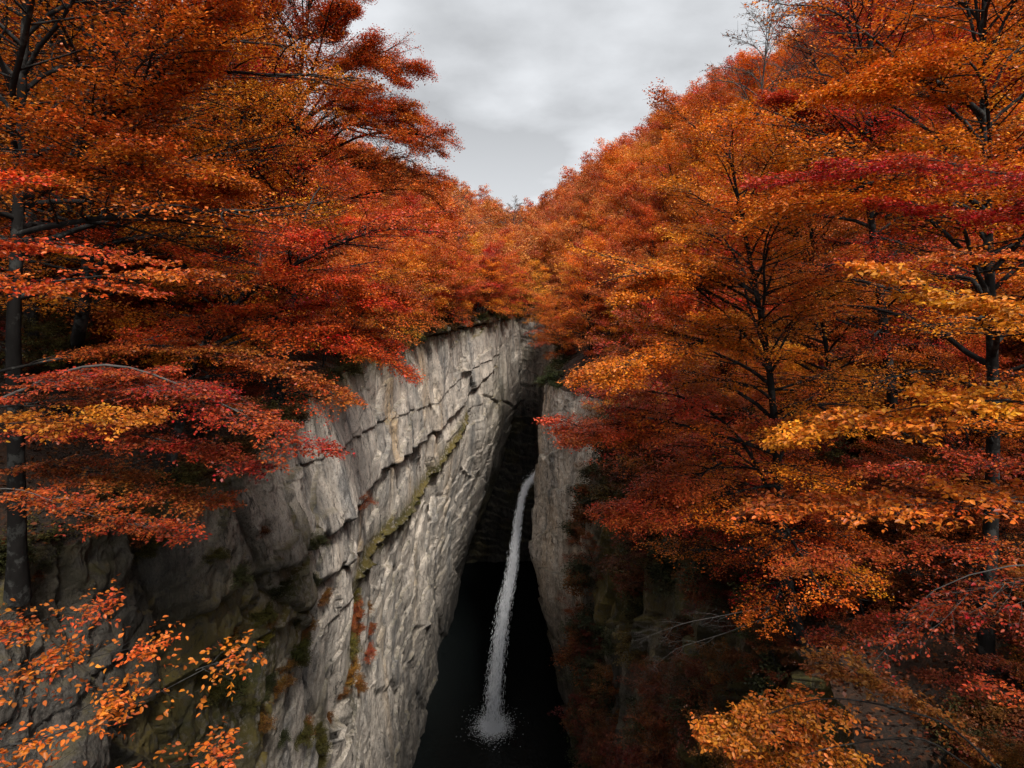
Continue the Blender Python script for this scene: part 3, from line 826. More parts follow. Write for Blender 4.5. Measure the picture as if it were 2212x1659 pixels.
# ------------------------------------------------------------------ rim and slope shrubs
def shrub_mesh(seed, r, q, n=16):
    rng = np.random.default_rng(seed)
    wood, crown = Bag(), Bag()
    az = rng.uniform(0, 2 * PI, n); e = rng.uniform(.15, 1.2, n); L = r * rng.uniform(.6, 1.1, n)
    D = np.stack([np.cos(az) * np.cos(e), np.sin(az) * np.cos(e), np.sin(e)], 1)
    cur = np.zeros((n, 3)) + np.array([0, 0, -.1]); pts = [cur]; d = D
    for k in range(5):
        cur = cur + d * (L / 5)[:, None]; pts.append(cur); d = norm(d + np.array([0, 0, -.16]) + rng.normal(0, .1, d.shape))
    P1 = np.stack(pts, 1)
    tubes(wood, P1, (.02 * r * np.linspace(1, .3, 6))[None].repeat(n, 0), 4)
    foliate(crown, wood, P1, L, np.full(n, .02 * r), rng, q, .5 + rng.normal(0, .15, n), .45 + rng.normal(0, .12, n))
    w = wood.mesh('stems', True); c = crown.mesh('foliage'); w.materials.append(BARK); c.materials.append(LEAFD)
    return w, c
SH = [shrub_mesh(400 + i, 1.0, dict(n2=8, n3=5, nl=8, leaf=.10, kind='quad', jit=.07, nj=.6, t0=.1), 15) for i in range(3)]
def shrub(x, y, z, sc, col, label, group, name='shrub'):
    w, c = SH[rnd.randrange(3)]
    e = empty(name, (x, y, z), label, 'shrub', group)
    e.scale = (sc, sc, sc * rnd.uniform(.7, 1)); e.rotation_euler = (0, 0, rnd.uniform(0, 6.28))
    link('stems', w, None, e); link('foliage', c, None, e, col=col)
for i in range(46):     # dark bushes fringing the left rim
    y = 14 + 96 * (i / 46) ** 1.1 + rnd.uniform(-.6, .6)
    x = float(edge_l(y)) - rnd.uniform(-.1, .9)
    shrub(x, y, float(ytop_l(y)) + .05, rnd.uniform(.6, 1.1) * (1 if y < 50 else 1.2), rnd.choice([(.05, .052, .014), (.075, .06, .015), (.10, .05, .015)]),
          'low dark green bush on the rim of the left cliff', 'bushes along the left cliff rim')
for i in range(30):
    y = 20 + 90 * (i / 30) + rnd.uniform(-1, 1)
    x = float(edge_r(y)) + rnd.uniform(-.2, 1.0)
    shrub(x, y, float(ytop_r(y)) + .05, rnd.uniform(1.0, 1.9), rnd.choice([(.045, .048, .014), (.07, .055, .015), (.05, .06, .018)]),
          'low dark green bush on the edge of the right cliff', 'bushes along the right cliff edge')
# small trees leaning from the rims
for i in range(26):
    y = 40 + 68 * (i / 26) + rnd.uniform(-1, 1); x = float(edge_l(y)) - rnd.uniform(.9, 2.6)
    cn, col = pick(PALM)
    plant('slim', i, x, y, rnd.uniform(.9, 1.35), rnd.uniform(-.9, .5), col, 'small %s tree leaning out from the left cliff rim' % cn, group='small %s trees on the left cliff rim' % cn, name='young_beech')
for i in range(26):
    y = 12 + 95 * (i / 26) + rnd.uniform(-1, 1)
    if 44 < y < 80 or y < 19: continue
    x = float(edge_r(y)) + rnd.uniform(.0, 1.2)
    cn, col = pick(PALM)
    plant('slim', i, x, y, rnd.uniform(.8, 1.3) * (.8 if y < 30 else 1), PI + rnd.uniform(-.7, .7), tuple(c * (.6 if y < 40 else .85) for c in col), 'small %s tree leaning over the right edge of the gorge' % cn, group='small %s trees on the right gorge edge' % cn, name='young_beech')  # leaf colours scaled darker here, standing in for shade

for i in range(12):
    x = -3 + 1.1 * i + rnd.uniform(-.4, .4); y = rnd.uniform(110.8, 113)
    shrub(x, y, -6.3, rnd.uniform(1.0, 1.7), rnd.choice([(.07, .06, .015), (.28, .09, .02), (.10, .05, .015)]), 'low bush on the brink of the gorge head', 'bushes on the gorge head')
# plants rooted on the walls
def wall_xr(y, z):
    Y = np.array([[float(y)]]); Z = np.array([[float(z)]]); return float(xr_base(Y, Z)[0, 0] + right_disp(Y, Z)[0][0, 0])
def wall_xl(y, z):
    Y = np.array([[float(y)]]); Z = np.array([[float(z)]]); return float(xl_base(Y, Z)[0, 0] + left_disp(Y, Z)[0][0, 0])
for i in range(95):
    y = rnd.uniform(13, 60); z = -12.5 - 30 * rnd.random() ** 1.5
    x = wall_xr(y, z) + .15
    col = rnd.choice([(.035, .036, .012), (.05, .042, .012), (.11, .035, .010), (.035, .04, .014), (.09, .055, .012), (.16, .05, .012)])
    nm = 'rusty' if col[0] > .1 else 'dark green'
    shrub(x, y, z, rnd.uniform(.8, 1.7) * (.6 + y / 60), col, '%s shrub clinging to the shaded right wall' % nm, '%s shrubs on the right wall' % nm)
for px, py, sc, col, nm in ((770, 1320, .9, (.26, .06, .02), 'reddish'), (755, 1400, 1.0, (.10, .08, .015), 'mossy green'), (745, 1455, .8, (.22, .09, .015), 'amber'),
                            (480, 1395, .55, (.32, .20, .02), 'yellowish'), (560, 1375, .5, (.14, .11, .015), 'olive'), (640, 1350, .6, (.16, .08, .015), 'brownish'),
                            (620, 1400, .7, (.07, .07, .012), 'dark olive'), (780, 1300, .6, (.3, .075, .03), 'pale red'), (500, 1480, .8, (.05, .05, .012), 'blackish green'),
                            (880, 1085, .45, (.12, .11, .015), 'light mossy'), (925, 1030, .4, (.09, .08, .014), 'brown green')):
    y, z = on_wall(px, py); x = wall_xl(y, z)
    shrub(x - .1, y, z, sc, col, '%s plant growing from a crack low in the left cliff' % nm if py > 1200 else '%s tuft on the diagonal ledge of the left cliff' % nm, None, name='cliff_plant')

for cx, cy, sx_, sy_, n_, cols, nm in ((775, 1375, 18, 75, 16, [(.24, .06, .018), (.10, .075, .015), (.17, .07, .015), (.28, .07, .03)], 'mixed green and red'),
                                  (520, 1470, 55, 80, 18, [(.045, .045, .012), (.07, .06, .012), (.16, .07, .014), (.03, .032, .01)], 'dark mossy'),
                                  (640, 1340, 22, 50, 8, [(.07, .06, .012), (.05, .05, .012), (.15, .06, .014)], 'brown green'),
                                  (690, 1590, 20, 60, 7, [(.07, .06, .012), (.16, .06, .014)], 'olive brown'),
                                  (230, 1200, 140, 40, 14, [(.04, .04, .012), (.12, .04, .012), (.06, .05, .012)], 'shaded'),
                                  (590, 1215, 22, 30, 5, [(.06, .055, .012), (.05, .05, .014)], 'low olive')):
    for _ in range(n_):
        y, z = on_wall(rnd.gauss(cx, sx_), rnd.gauss(cy, sy_))
        shrub(wall_xl(y, z) - .15, y, z, rnd.uniform(.35, .75) * (y / 26) ** .6, rnd.choice(cols), '%s plant in the growth clinging to the left cliff' % nm, '%s plants on the left cliff' % nm, name='cliff_plant')
# understory of the near right slope, its leaf colours darkened to paint the shade
for i in range(64):
    y = rnd.uniform(9, 34); x = float(edge_r(y)) + rnd.uniform(1.2, 15)
    cn, col = rnd.choice([('dark rust', (.17, .035, .010)), ('dark red', (.18, .022, .010)), ('dim amber', (.26, .085, .012)), ('brown green', (.06, .05, .012))])
    if y < 17 and x < 13: continue
    plant('slim', i, x, y, rnd.uniform(.45, .85), rnd.uniform(0, 6.28), col, 'low %s sapling in the shade under the right slope trees' % cn, group='low %s saplings under the right slope trees' % cn, name='sapling')
for i in range(26):  # left understory, shade put into its leaf colours too
    y = rnd.uniform(11, 34); x = float(edge_l(y)) - rnd.uniform(1.5, 10)
    cn, col = rnd.choice([('dark rust', (.17, .035, .010)), ('dark red', (.18, .022, .010)), ('brown green', (.06, .05, .012))])
    plant('slim', i, x, y, rnd.uniform(.45, .8), rnd.uniform(0, 6.28), col, 'low %s sapling in the shade under the left slope trees' % cn, group='low %s saplings under the left slope trees' % cn, name='sapling')

# branches and young trees hanging over the dark right wall
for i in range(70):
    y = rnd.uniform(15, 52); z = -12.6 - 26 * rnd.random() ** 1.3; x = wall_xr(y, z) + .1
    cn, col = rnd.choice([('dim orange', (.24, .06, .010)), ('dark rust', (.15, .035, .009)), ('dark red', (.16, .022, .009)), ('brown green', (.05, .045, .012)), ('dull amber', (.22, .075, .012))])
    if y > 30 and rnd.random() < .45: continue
    plant('slim', i, x, y, rnd.uniform(.35, .62) * (.8 + y / 120), PI + rnd.uniform(-.9, .9), tuple(v * .55 for v in col), 'small %s sapling hanging on the dark right wall of the gorge' % cn, group='small %s saplings on the dark right wall' % cn, name='sapling', z=z)  # leaf colours scaled down to paint the shade on this wall
for i in range(34):  # dark leaf colours paint the deep shade of this corner
    y = rnd.uniform(8.5, 15); x = float(edge_r(y)) + rnd.uniform(.8, 8)
    shrub(x, y, ground(x, y), rnd.uniform(.5, 1.0), rnd.choice([(.05, .04, .012), (.12, .03, .01), (.035, .035, .012), (.15, .05, .012)]), 'low shrub in deep shade at the lower right of the slope', 'shaded shrubs at the lower right')

for i in range(14):  # tiny saplings, coloured dark as part of the painted shade
    y = rnd.uniform(8.2, 12); x = float(edge_r(y)) + rnd.uniform(.1, 5)
    plant('slim', i, x, y, rnd.uniform(.16, .3), rnd.uniform(0, 6.28), rnd.choice([(.12, .03, .009), (.08, .03, .009), (.14, .05, .01)]), 'tiny dark sapling on the shaded ground at the lower right corner', group='tiny dark saplings at the lower right corner', name='sapling')
# fallen leaves on the slopes
def litter(side, n, seed, col, name):
    rng = np.random.default_rng(seed)
    y = rng.uniform(8, 60, n); s = rng.uniform(.1, 16, n) 
    x = edge_l(y) - s if side == 'L' else edge_r(y) + s
    z = (ground_l(x, y) if side == 'L' else ground_r(x, y)) + .04
    P = np.stack([x, y, z], 1)[:, None].repeat(3, 1); P[:, 1:, :2] += rng.normal(0, .1, (n, 1, 2))
    P[:, 2] += (P[:, 1] - P[:, 0])
    b = Bag(); leaves(b, P, 2, rng, .16, 'quad', rng.uniform(.3, .7, n), rng.uniform(.1, .5, n), .12, .5)
    me = b.mesh(name); me.materials.append(LEAFD)
    o = link(name, me, None, kind='stuff', col=tuple(v * .6 for v in col)); o['label'] = 'fallen leaves lying on the %s slope' % ('left' if side == 'L' else 'right'); o['category'] = 'leaf litter'
litter('L', 16000, 5, (.28, .08, .02), 'leaf_litter'); litter('R', 22000, 6, (.24, .07, .02), 'leaf_litter')

# ------------------------------------------------------------------ near branches reaching into the frame
def near_tree(name, base, top, r0, label, limbs, seed):
    """trunk outside the frame plus limbs: (points, radius, colour, q, nb, wide, part label)"""
    rng = np.random.default_rng(seed)
    b = np.array([base[0], base[1], ground(*base)])
    e = empty(name, b, label, 'tree')
    wd = Bag(); tr = resample([[0, 0, -.5], (np.array(top) - b) * .5 + np.array([0, 0, .3]), np.array(top) - b], 10)
    tubes(wd, tr[None], (r0 * np.linspace(1.2, .4, 10))[None], 8)
    link('trunk', wd.mesh('trunk', True), BARK, e)
    for pts, r, col, q, nb, wide, bk, lab in limbs:
        wood, crown = Bag(), Bag()
        P = np.array([p for p in pts]) - b
        Lp = resample(P, 10); ll = np.linalg.norm(np.diff(Lp, axis=0), axis=1).sum()
        tubes(wood, resample(P, 22)[None], (r * np.linspace(1, .15, 22))[None], 6)
        Pb, tb, Lb = kids(Lp[None], nb, rng, .62, lambda t: wide * (1.15 - .75 * t), 8, q.get('drb', .03), t0=q.get('tb', .35), up=q.get('up', .04), rand=.12)
        tubes(wood, Pb, (.004 + Lb * .004)[:, None] * np.linspace(1, .3, 8)[None], 4)
        P1 = np.concatenate([Pb, resample_tail8(Lp)[None]], 0); L1 = np.r_[Lb, ll * .25]
        foliate(crown, wood, P1, L1, np.full(len(L1), .006), rng, q, .5 + rng.normal(0, .12, len(L1)), .5 + rng.normal(0, .08, len(L1)))
        br = link('branch', wood.mesh('branch', True), bk, e)
        if crown.V:
            fo = link('foliage', crown.mesh('foliage'), LEAF, br, col=col)
            fo['label'] = lab
    return e

def resample_tail8(Lp):
    return sample(Lp[None], np.linspace(.65, 1, 8)[None])[0][0]

QC = dict(n2=6, n3=4, nl=6, leaf=.050, kind='hex', jit=.012, nj=.6, form=(.55, .16, .02), w3=.0014, wide=.9, t0=.1, dr2=.02)
lb = np.array([-10.9, 2.5, -4.5])
near_tree('overhanging_beech', (-13.0, 3.0), (-9.5, 2.0, 6.0), .22, 'near tree just outside the left edge whose leafy branches reach in', [
    ([(-11.6, 2.8, -5.0), at(-500, 1640, 4.2), at(-100, 1640, 4.2), at(100, 1600, 4.2), at(230, 1560, 4.3), at(380, 1480, 4.4), at(470, 1430, 4.5)], .022, (.46, .105, .012), dict(QC, tb=.55, n2=5), 8, .55, BARK, 'orange leaves in the lower left corner'),
    ([(-11.6, 2.8, -4.6), at(-500, 1560, 4.5), at(-60, 1500, 4.6), at(120, 1440, 4.7), at(240, 1400, 4.8), at(330, 1390, 4.9)], .016, (.43, .092, .012), dict(QC, tb=.6), 6, .45, BARK, 'orange leaves on the upper twig of the lower left corner'),
    ([(-11.6, 2.8, -4.6), at(-500, 1460, 4.8), at(-60, 1400, 5.0), at(60, 1360, 5.0), at(200, 1310, 5.2)], .012, (.41, .088, .012), dict(QC, tb=.6), 5, .35, BARK, 'small orange sprig above the lower left leaves'),
    ([(-11.6, 2.8, -4.8), at(-400, 1800, 4.0), at(0, 1760, 4.0), at(250, 1680, 4.0), at(500, 1630, 4.1)], .014, (.43, .095, .012), dict(QC, tb=.45), 7, .4, BARK, 'orange leaves along the bottom edge at left'),
    ([(-10.9, 2.5, -1.0), at(-400, 600, 5.6), at(0, 640, 5.6), at(100, 610, 5.7), at(220, 580, 6), at(350, 590, 6.2)], .03, (.50, .075, .010), dict(QC, tb=.5, n2=9, n3=5), 12, 1.2, BARK, 'large red orange leaves at the left edge'),
    ([(-10.9, 2.5, -1.0), at(-400, 520, 6.0), at(0, 520, 6.0), at(100, 500, 6.2), at(200, 520, 6.4), at(270, 560, 6.6)], .025, (.46, .062, .012), dict(QC, tb=.5, n2=8, n3=5), 10, 1.0, BARK, 'red orange leaves higher at the left edge'),
    ([(-10.9, 2.5, 0.0), at(-300, 400, 6.0), at(-40, 400, 6.0), at(60, 385, 6.2)], .02, (0.58, 0.072, 0.010), dict(QC, tb=.5), 7, .7, BARK, 'small red sprig at the left edge'),
    ([(-10.9, 2.5, -2.6), at(-400, 900, 6.4), at(-50, 920, 6.4), at(120, 910, 6.6), at(250, 905, 7.0), at(340, 900, 7.2)], .022, (.60, .19, .018), dict(QC, tb=.4, n2=9, n3=6, nl=7, up=0., wide=.7), 13, .95, BARK, 'layered golden spray at the left edge'),
], 501)
QC2 = dict(n2=9, n3=6, nl=9, leaf=.062, kind='quad', jit=.02, nj=.45, form=(.55, .16, .02), w3=.002, wide=.9, t0=.1, dr2=.03)
near_tree('overhanging_beech', (-12.2, 10.5), (-11.2, 10.0, 3.0), .24, 'tree on the left rim with a long pale arching bough of crimson leaves', [
    ([(-11.8, 10.4, -3.0), at(40, 850, 10), at(130, 800, 9.8), at(250, 778, 9.6), at(340, 810, 9.5), at(430, 850, 9.4), at(540, 900, 9.3), at(650, 960, 9.2)], .045, (.33, .040, .013), dict(QC2, tb=.35), 20, 1.5, BARKG, 'crimson leaves on the arching bough above the cliff'),
    ([(-11.8, 10.4, -3.0), at(100, 900, 10), at(250, 930, 9.8), at(400, 960, 9.6), at(520, 1000, 9.5)], .03, (.28, .035, .012), dict(QC2, tb=.4), 14, 1.1, BARK, 'crimson leaves hanging below the arching bough'),
    ([(-11.9, 10.4, -4.0), at(40, 1050, 9.5), at(150, 1100, 9.0), at(250, 1130, 8.8), at(390, 1145, 8.7)], .018, (.38, .07, .014), dict(QC2, tb=.5, n2=7, n3=4), 11, .8, BARKG, 'small orange red leaves on a pale twig in front of the cliff'),
    ([(-11.9, 10.4, -3.6), at(100, 1000, 10.5), at(250, 1030, 10), at(360, 1060, 10), at(450, 1090, 10)], .02, (.24, .055, .012), dict(QC2, tb=.4), 12, 1.0, BARK, 'rust leaves low over the dark rock'),
    ([(-11.9, 10.6, -2.2), at(100, 780, 12), at(300, 740, 12), at(480, 760, 12), at(640, 800, 12), at(720, 850, 12)], .04, (.36, .075, .012), dict(QC2, tb=.3), 20, 1.6, BARK, 'orange leaves above the crimson bough'),
    ([(-11.9, 10.6, -2.6), at(150, 860, 13), at(350, 850, 13), at(500, 870, 13)], .03, (.18, .04, .01), dict(QC2, tb=.3), 16, 1.6, BARK, 'dark rust leaves in shade under the trees'),
], 502)
near_tree('overhanging_beech', (12.2, 4.0), (10.5, 4.0, 5.0), .22, 'near tree just outside the right edge whose golden branches reach in', [
    ([(11.4, 4, -1), at(2700, 780, 6), at(2300, 720, 6.3), at(2150, 660, 6.6), at(2050, 620, 7), at(1930, 600, 7.4)], .03, (0.57, 0.179, 0.013), dict(QC, tb=.4, n2=9, n3=6, leaf=.075), 14, 1.4, BARK, 'layered golden leaves at the right edge'),
    ([(11.4, 4, -1.5), at(2700, 950, 6), at(2300, 880, 6.3), at(2150, 850, 6.6), at(2020, 870, 7), at(1850, 900, 7.5), at(1750, 940, 7.8)], .03, (0.57, 0.168, 0.013), dict(QC, tb=.4, n2=10, n3=6, leaf=.075), 16, 1.3, BARK, 'golden leaves right of centre at mid height'),
    ([(11.4, 4, -1.7), at(2700, 1120, 6), at(2300, 1060, 6.3), at(2150, 1080, 6.6), at(2000, 1090, 7), at(1850, 1095, 7.5), at(1660, 1090, 8)], .028, (0.52, 0.112, 0.014), dict(QC, tb=.35, n2=9, n3=5, leaf=.075), 18, 1.25, BARKG, 'orange leaves on a pale horizontal twig'),
    ([(11.4, 4, -2.5), at(2600, 1240, 5.6), at(2212, 1205, 6), at(2100, 1235, 6.2), at(2000, 1270, 6.4), at(1950, 1310, 6.5), at(1930, 1370, 6.5)], .024, (.27, .030, .010), dict(QC, tb=.72, n2=4, n3=3, up=-.35, drb=.05), 10, 1.3, BARKG, 'red leaves hanging from a curved pale branch'),
    ([(11.4, 4, -3.0), at(2600, 1620, 5.6), at(2300, 1560, 6), at(2220, 1510, 6), at(2150, 1490, 6.1)], .012, (.34, .06, .012), dict(QC, tb=.6), 7, .5, BARK, 'small orange sprig at the lower right edge'),
    ([(11.4, 4, -.6), at(2700, 560, 6), at(2350, 560, 6.6), at(2200, 540, 7), at(2080, 545, 7.4)], .02, (.52, .105, .012), dict(QC, tb=.5, n2=8, n3=5), 10, .9, BARK, 'orange sprig at the right edge below the thick trunk'),
    ([(11.4, 4, -1.7), at(2600, 1020, 7), at(2250, 1010, 8), at(2050, 1000, 8.5), at(1900, 1010, 9)], .02, (.34, .042, .011), dict(QC, tb=.35, n2=9, n3=5), 14, 1.1, BARK, 'red leaves behind the golden ones at right'),
    ([(11.6, 4.2, 1.5), at(2700, 420, 8), at(2300, 400, 9), at(2150, 380, 9.5), at(2000, 330, 10), at(1850, 350, 10.5), at(1700, 380, 11)], .035, (.42, .032, .012), dict(QC2, tb=.3), 20, 1.9, BARK, 'crimson layered leaves at the upper right'),
    ([(11.6, 4.2, 1.0), at(2700, 520, 8), at(2300, 470, 9), at(2100, 450, 10), at(1900, 440, 11)], .03, (.44, .04, .012), dict(QC2, tb=.3), 16, 1.6, BARK, 'dark red leaves under the crimson layer at the upper right'),
    ([(11.4, 4, -1.9), at(2700, 1200, 8), at(2300, 1180, 9.5), at(2100, 1170, 10), at(1900, 1200, 10.5), at(1720, 1220, 11)], .02, (.34, .055, .012), dict(QC2, tb=.3), 16, 1.3, BARK, 'orange red layers in the shade at right'),  # lowest right limbs from here: shade put into the leaf colours
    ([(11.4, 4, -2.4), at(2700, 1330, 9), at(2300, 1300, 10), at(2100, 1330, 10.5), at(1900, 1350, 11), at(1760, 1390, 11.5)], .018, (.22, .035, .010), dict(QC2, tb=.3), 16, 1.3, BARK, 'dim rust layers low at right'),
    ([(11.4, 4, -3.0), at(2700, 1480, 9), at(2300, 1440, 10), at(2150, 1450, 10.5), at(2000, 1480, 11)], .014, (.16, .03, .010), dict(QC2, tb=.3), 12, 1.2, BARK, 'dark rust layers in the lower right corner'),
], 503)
near_tree('low_beech', (10.4, 9.6), (9.4, 9.0, -8.5), .10, 'low tree with a bright golden spray at the bottom right', [
    ([(9.9, 9.4, -9.8), at(2050, 1560, 9), at(1900, 1520, 8.5), at(1780, 1500, 8.3), at(1680, 1530, 8.1), at(1560, 1590, 8.0)], .03, (.38, .095, .011), dict(QC, tb=.76, n2=8, n3=5, leaf=.072), 12, .65, BARK, 'bright golden leaves fanning out near the bottom'),
    ([(9.9, 9.4, -9.8), at(2000, 1590, 9), at(1880, 1600, 8.3), at(1750, 1620, 8.0), at(1640, 1680, 7.8)], .025, (.36, .088, .011), dict(QC, tb=.76, n2=8, n3=5, leaf=.072), 9, .7, BARK, 'golden leaves along the bottom edge'),
    ([(9.9, 9.4, -9.6), at(1980, 1500, 10), at(1850, 1440, 9.5), at(1760, 1425, 9.2)], .02, (.20, .060, .012), dict(QC, tb=.3, n2=8, n3=5, leaf=.08), 9, .8, BARK, 'dull yellow leaves above the golden spray'),
], 504)

near_tree('dead_sapling', (9.9, 17.6), at(1660, 1310, 17), .045, 'thin dead sapling with bare pale twigs low on the right slope', [
    ([at(1660, 1310, 17), at(1560, 1330, 16.6), at(1480, 1345, 16.3), at(1370, 1385, 16)], .018, (.3, .08, .02), dict(QC, tb=.2, nl=0, n2=4, n3=3, w3=.004), 7, 1.2, BARKG, 'bare'),
    ([at(1665, 1330, 17), at(1560, 1370, 16.5), at(1460, 1400, 16.3), at(1400, 1450, 16)], .014, (.3, .08, .02), dict(QC, tb=.2, nl=0, n2=4, n3=3, w3=.004), 5, 1.0, BARKG, 'bare'),
], 505)
# ------------------------------------------------------------------ water
def water_material():
    m = bpy.data.materials.new('dark_water'); t = nt(m)
    out = N(t, 'ShaderNodeOutputMaterial'); bs = N(t, 'ShaderNodeBsdfPrincipled')
    bs.inputs['Base Color'].default_value = (.004, .005, .005, 1); bs.inputs['Roughness'].default_value = .2; bs.inputs['Specular IOR Level'].default_value = .12
    geo = N(t, 'ShaderNodeNewGeometry'); n = noise(t, 1.4, 5, geo.outputs['Position'])
    bp = N(t, 'ShaderNodeBump'); bp.inputs['Strength'].default_value = .35; bp.inputs['Distance'].default_value = .3
    t.links.new(n, bp.inputs['Height']); t.links.new(bp.outputs[0], bs.inputs['Normal']); t.links.new(bs.outputs[0], out.inputs[0])
    return m
def fall_material():
    m = bpy.data.materials.new('falling_water'); t = nt(m)
    out = N(t, 'ShaderNodeOutputMaterial')
    uv = N(t, 'ShaderNodeAttribute', attribute_name='fu'); vv = N(t, 'ShaderNodeAttribute', attribute_name='fv')
    cmb = N(t, 'ShaderNodeCombineXYZ'); t.links.new(uv.outputs['Fac'], cmb.inputs[0]); t.links.new(vv.outputs['Fac'], cmb.inputs[1])
    n1 = noise(t, 1, 6, cmb.outputs[0], .7, sc=(7, 1.6, 1)); n2 = noise(t, 1, 5, cmb.outputs[0], .8, sc=(16, 12, 1))
    ed = N(t, 'ShaderNodeAttribute', attribute_name='edge')
    a = mth(t, 'ADD', mth(t, 'MULTIPLY', n1, .75), mth(t, 'MULTIPLY', n2, .45))
    a = mth(t, 'SUBTRACT', a, ed.outputs['Fac'])
    a = mapr(t, a, .38, .50)
    n3 = noise(t, 1, 6, cmb.outputs[0], .8, sc=(11, 5, 1))
    wc = mixc(t, mapr(t, n3, .40, .56), (.34, .38, .43), (.98, .99, 1.))
    df = N(t, 'ShaderNodeBsdfDiffuse'); t.links.new(wc, df.inputs['Color'])
    tl = N(t, 'ShaderNodeBsdfTranslucent'); tl.inputs['Color'].default_value = (.95, .96, .98, 1)
    ms = N(t, 'ShaderNodeMixShader'); ms.inputs[0].default_value = .4
    t.links.new(df.outputs[0], ms.inputs[1]); t.links.new(tl.outputs[0], ms.inputs[2])
    tp = N(t, 'ShaderNodeBsdfTransparent')
    mx = N(t, 'ShaderNodeMixShader'); t.links.new(a, mx.inputs[0]); t.links.new(tp.outputs[0], mx.inputs[1]); t.links.new(ms.outputs[0], mx.inputs[2])
    t.links.new(mx.outputs[0], out.inputs[0])
    return m
def foam_material():
    m = bpy.data.materials.new('white_foam'); t = nt(m)
    out = N(t, 'ShaderNodeOutputMaterial'); bs = N(t, 'ShaderNodeBsdfPrincipled')
    bs.inputs['Base Color'].default_value = (.97, .98, 1, 1); bs.inputs['Roughness'].default_value = .35; bs.inputs['Specular IOR Level'].default_value = .9
    t.links.new(bs.outputs[0], out.inputs[0]); return m
FOAM = foam_material(); FALL = fall_material()
V = [(-16, -45, POOL), (16, -45, POOL), (16, 113, POOL), (-16, 113, POOL)]
link('pool_water', mesh('pool', V, np.array([[0, 1, 2, 3]])), water_material(), kind='structure')

path = [(1178, 1010, 81.5, 20), (1160, 1020, 80.8, 15), (1137, 1044, 79.8, 17), (1127, 1075, 79, 18), (1119, 1124, 77.6, 20), (1114, 1166, 76.4, 23), (1106, 1227, 74.6, 31), (1091, 1300, 72.8, 37), (1079, 1380, 70.9, 42), (1070, 1471, 69, 47), (1064, 1560, 67.2, 54)]
pp = np.array([at(a, b, c) for a, b, c, w in path]); wd = np.array([w / FPX * c for a, b, c, w in path])
nv = 420; tt = np.linspace(0, len(path) - 1, nv)
cen = np.stack([np.interp(tt, np.arange(len(path)), pp[:, i]) for i in range(3)], 1)
for _ in range(14): cen[1:-1] = (cen[:-2] + 2 * cen[1:-1] + cen[2:]) / 4
wid = np.interp(tt, np.arange(len(path)), wd)
for _ in range(60): wid[1:-1] = (wid[:-2] + 2 * wid[1:-1] + wid[2:]) / 4
fall = empty('waterfall', (float(pp[-1][0]), float(pp[-1][1]), POOL), 'narrow white waterfall dropping down the dark slot into the pool', 'waterfall')
b = Bag()
off = np.array([pp[-1][0], pp[-1][1], POOL])
for lyr in range(4):
    nu = 36; u = np.linspace(-1, 1, nu)
    U, T = np.meshgrid(u, np.arange(nv), indexing='xy')
    w = wid[:, None] * (.50, .46, .52, .38)[lyr]
    s = tt[:, None] / 9
    jag = 1 + .55 * (fbm(s * 60 + lyr * 9, U * 0 + np.sign(U) * 3 + 7, 700 + lyr, 4) - .5)
    X = cen[:, 0:1] + U * w * jag
    Yy = cen[:, 1:2] - (1 - U ** 2) * w * (.8, .55, .2, .9)[lyr] + .25 * wid[:, None] * (fbm(U * 5, s * 40, 710 + lyr) - .5)
    Z = cen[:, 2:3] + .25 * wid[:, None] * (fbm(U * 4 + 9, s * 30, 720 + lyr) - .5)
    ed = np.clip(np.abs(U), 0, 1) ** 3 * .45 + .06 * lyr * 0 + .05 + .06 * s - (lyr == 0) * .0
    b.add(np.stack([X, Yy, Z], -1).reshape(-1, 3) - off, grid_faces(nv, nu), fu=(U * 1.2 + lyr * 3.3 + 0 * s).ravel(), fv=(s * 14 + 0 * U).ravel(), edge=ed.ravel())
link('water_stream', b.mesh('water_stream', True), FALL, fall)
# splash: a ragged mound with thrown drops
rng = np.random.default_rng(77)
def drops(bag, P, r):
    n = len(P); o = np.array([[1, 0, -.6], [-.5, .87, -.6], [-.5, -.87, -.6], [0, 0, 1.]])
    V = P[:, None] + o[None] * r[:, None, None] * rng.uniform(.6, 1.3, (n, 4, 1))
    q = np.arange(n)[:, None] * 4
    F = np.concatenate([q + np.array([[0, 1, 3]]), q + np.array([[1, 2, 3]]), q + np.array([[2, 0, 3]]), q + np.array([[2, 1, 0]])])
    bag.add(V.reshape(-1, 3), F)
sb = Bag()
n = 24000
a = rng.uniform(0, 2 * PI, n); rr = np.abs(rng.normal(0, .8, n)) * rng.choice([.9, .6, .4, 1.4], n); hh = np.abs(rng.normal(0, .5, n)) * np.exp(-rr * .8) * (rng.uniform(0, 1, n) > .35)
drops(sb, np.stack([np.cos(a) * rr * 1.15, np.sin(a) * rr * 1.3 - .5, hh + .02], 1), rng.uniform(.02, .085, n) * np.exp(-rr * .12))
link('splash', sb.mesh('splash'), FOAM, fall)
sb = Bag(); n = 1100
k = rng.integers(int(nv * .12), nv, n); sd = rng.choice([-1, 1], n)
c = cen[k]; ww = wid[k]
P = c + np.stack([sd * ww * (.36 + np.abs(rng.normal(0, .10, n))), rng.normal(0, .3, n) * ww, rng.normal(0, .2, n)], 1) - off
drops(sb, P, rng.uniform(.012, .045, n))
link('spray_drops', sb.mesh('spray_drops'), FOAM, fall)
nf = 7000
fk = rng.uniform(.02, 1, nf) ** .9 * (nv - 2); fi = fk.astype(int)
cf = cen[fi]; wf = wid[fi]; tf = norm(cen[np.minimum(fi + 1, nv - 1)] - cen[fi] + 1e-6)
uu = np.clip(rng.normal(0, .42, nf), -1, 1)
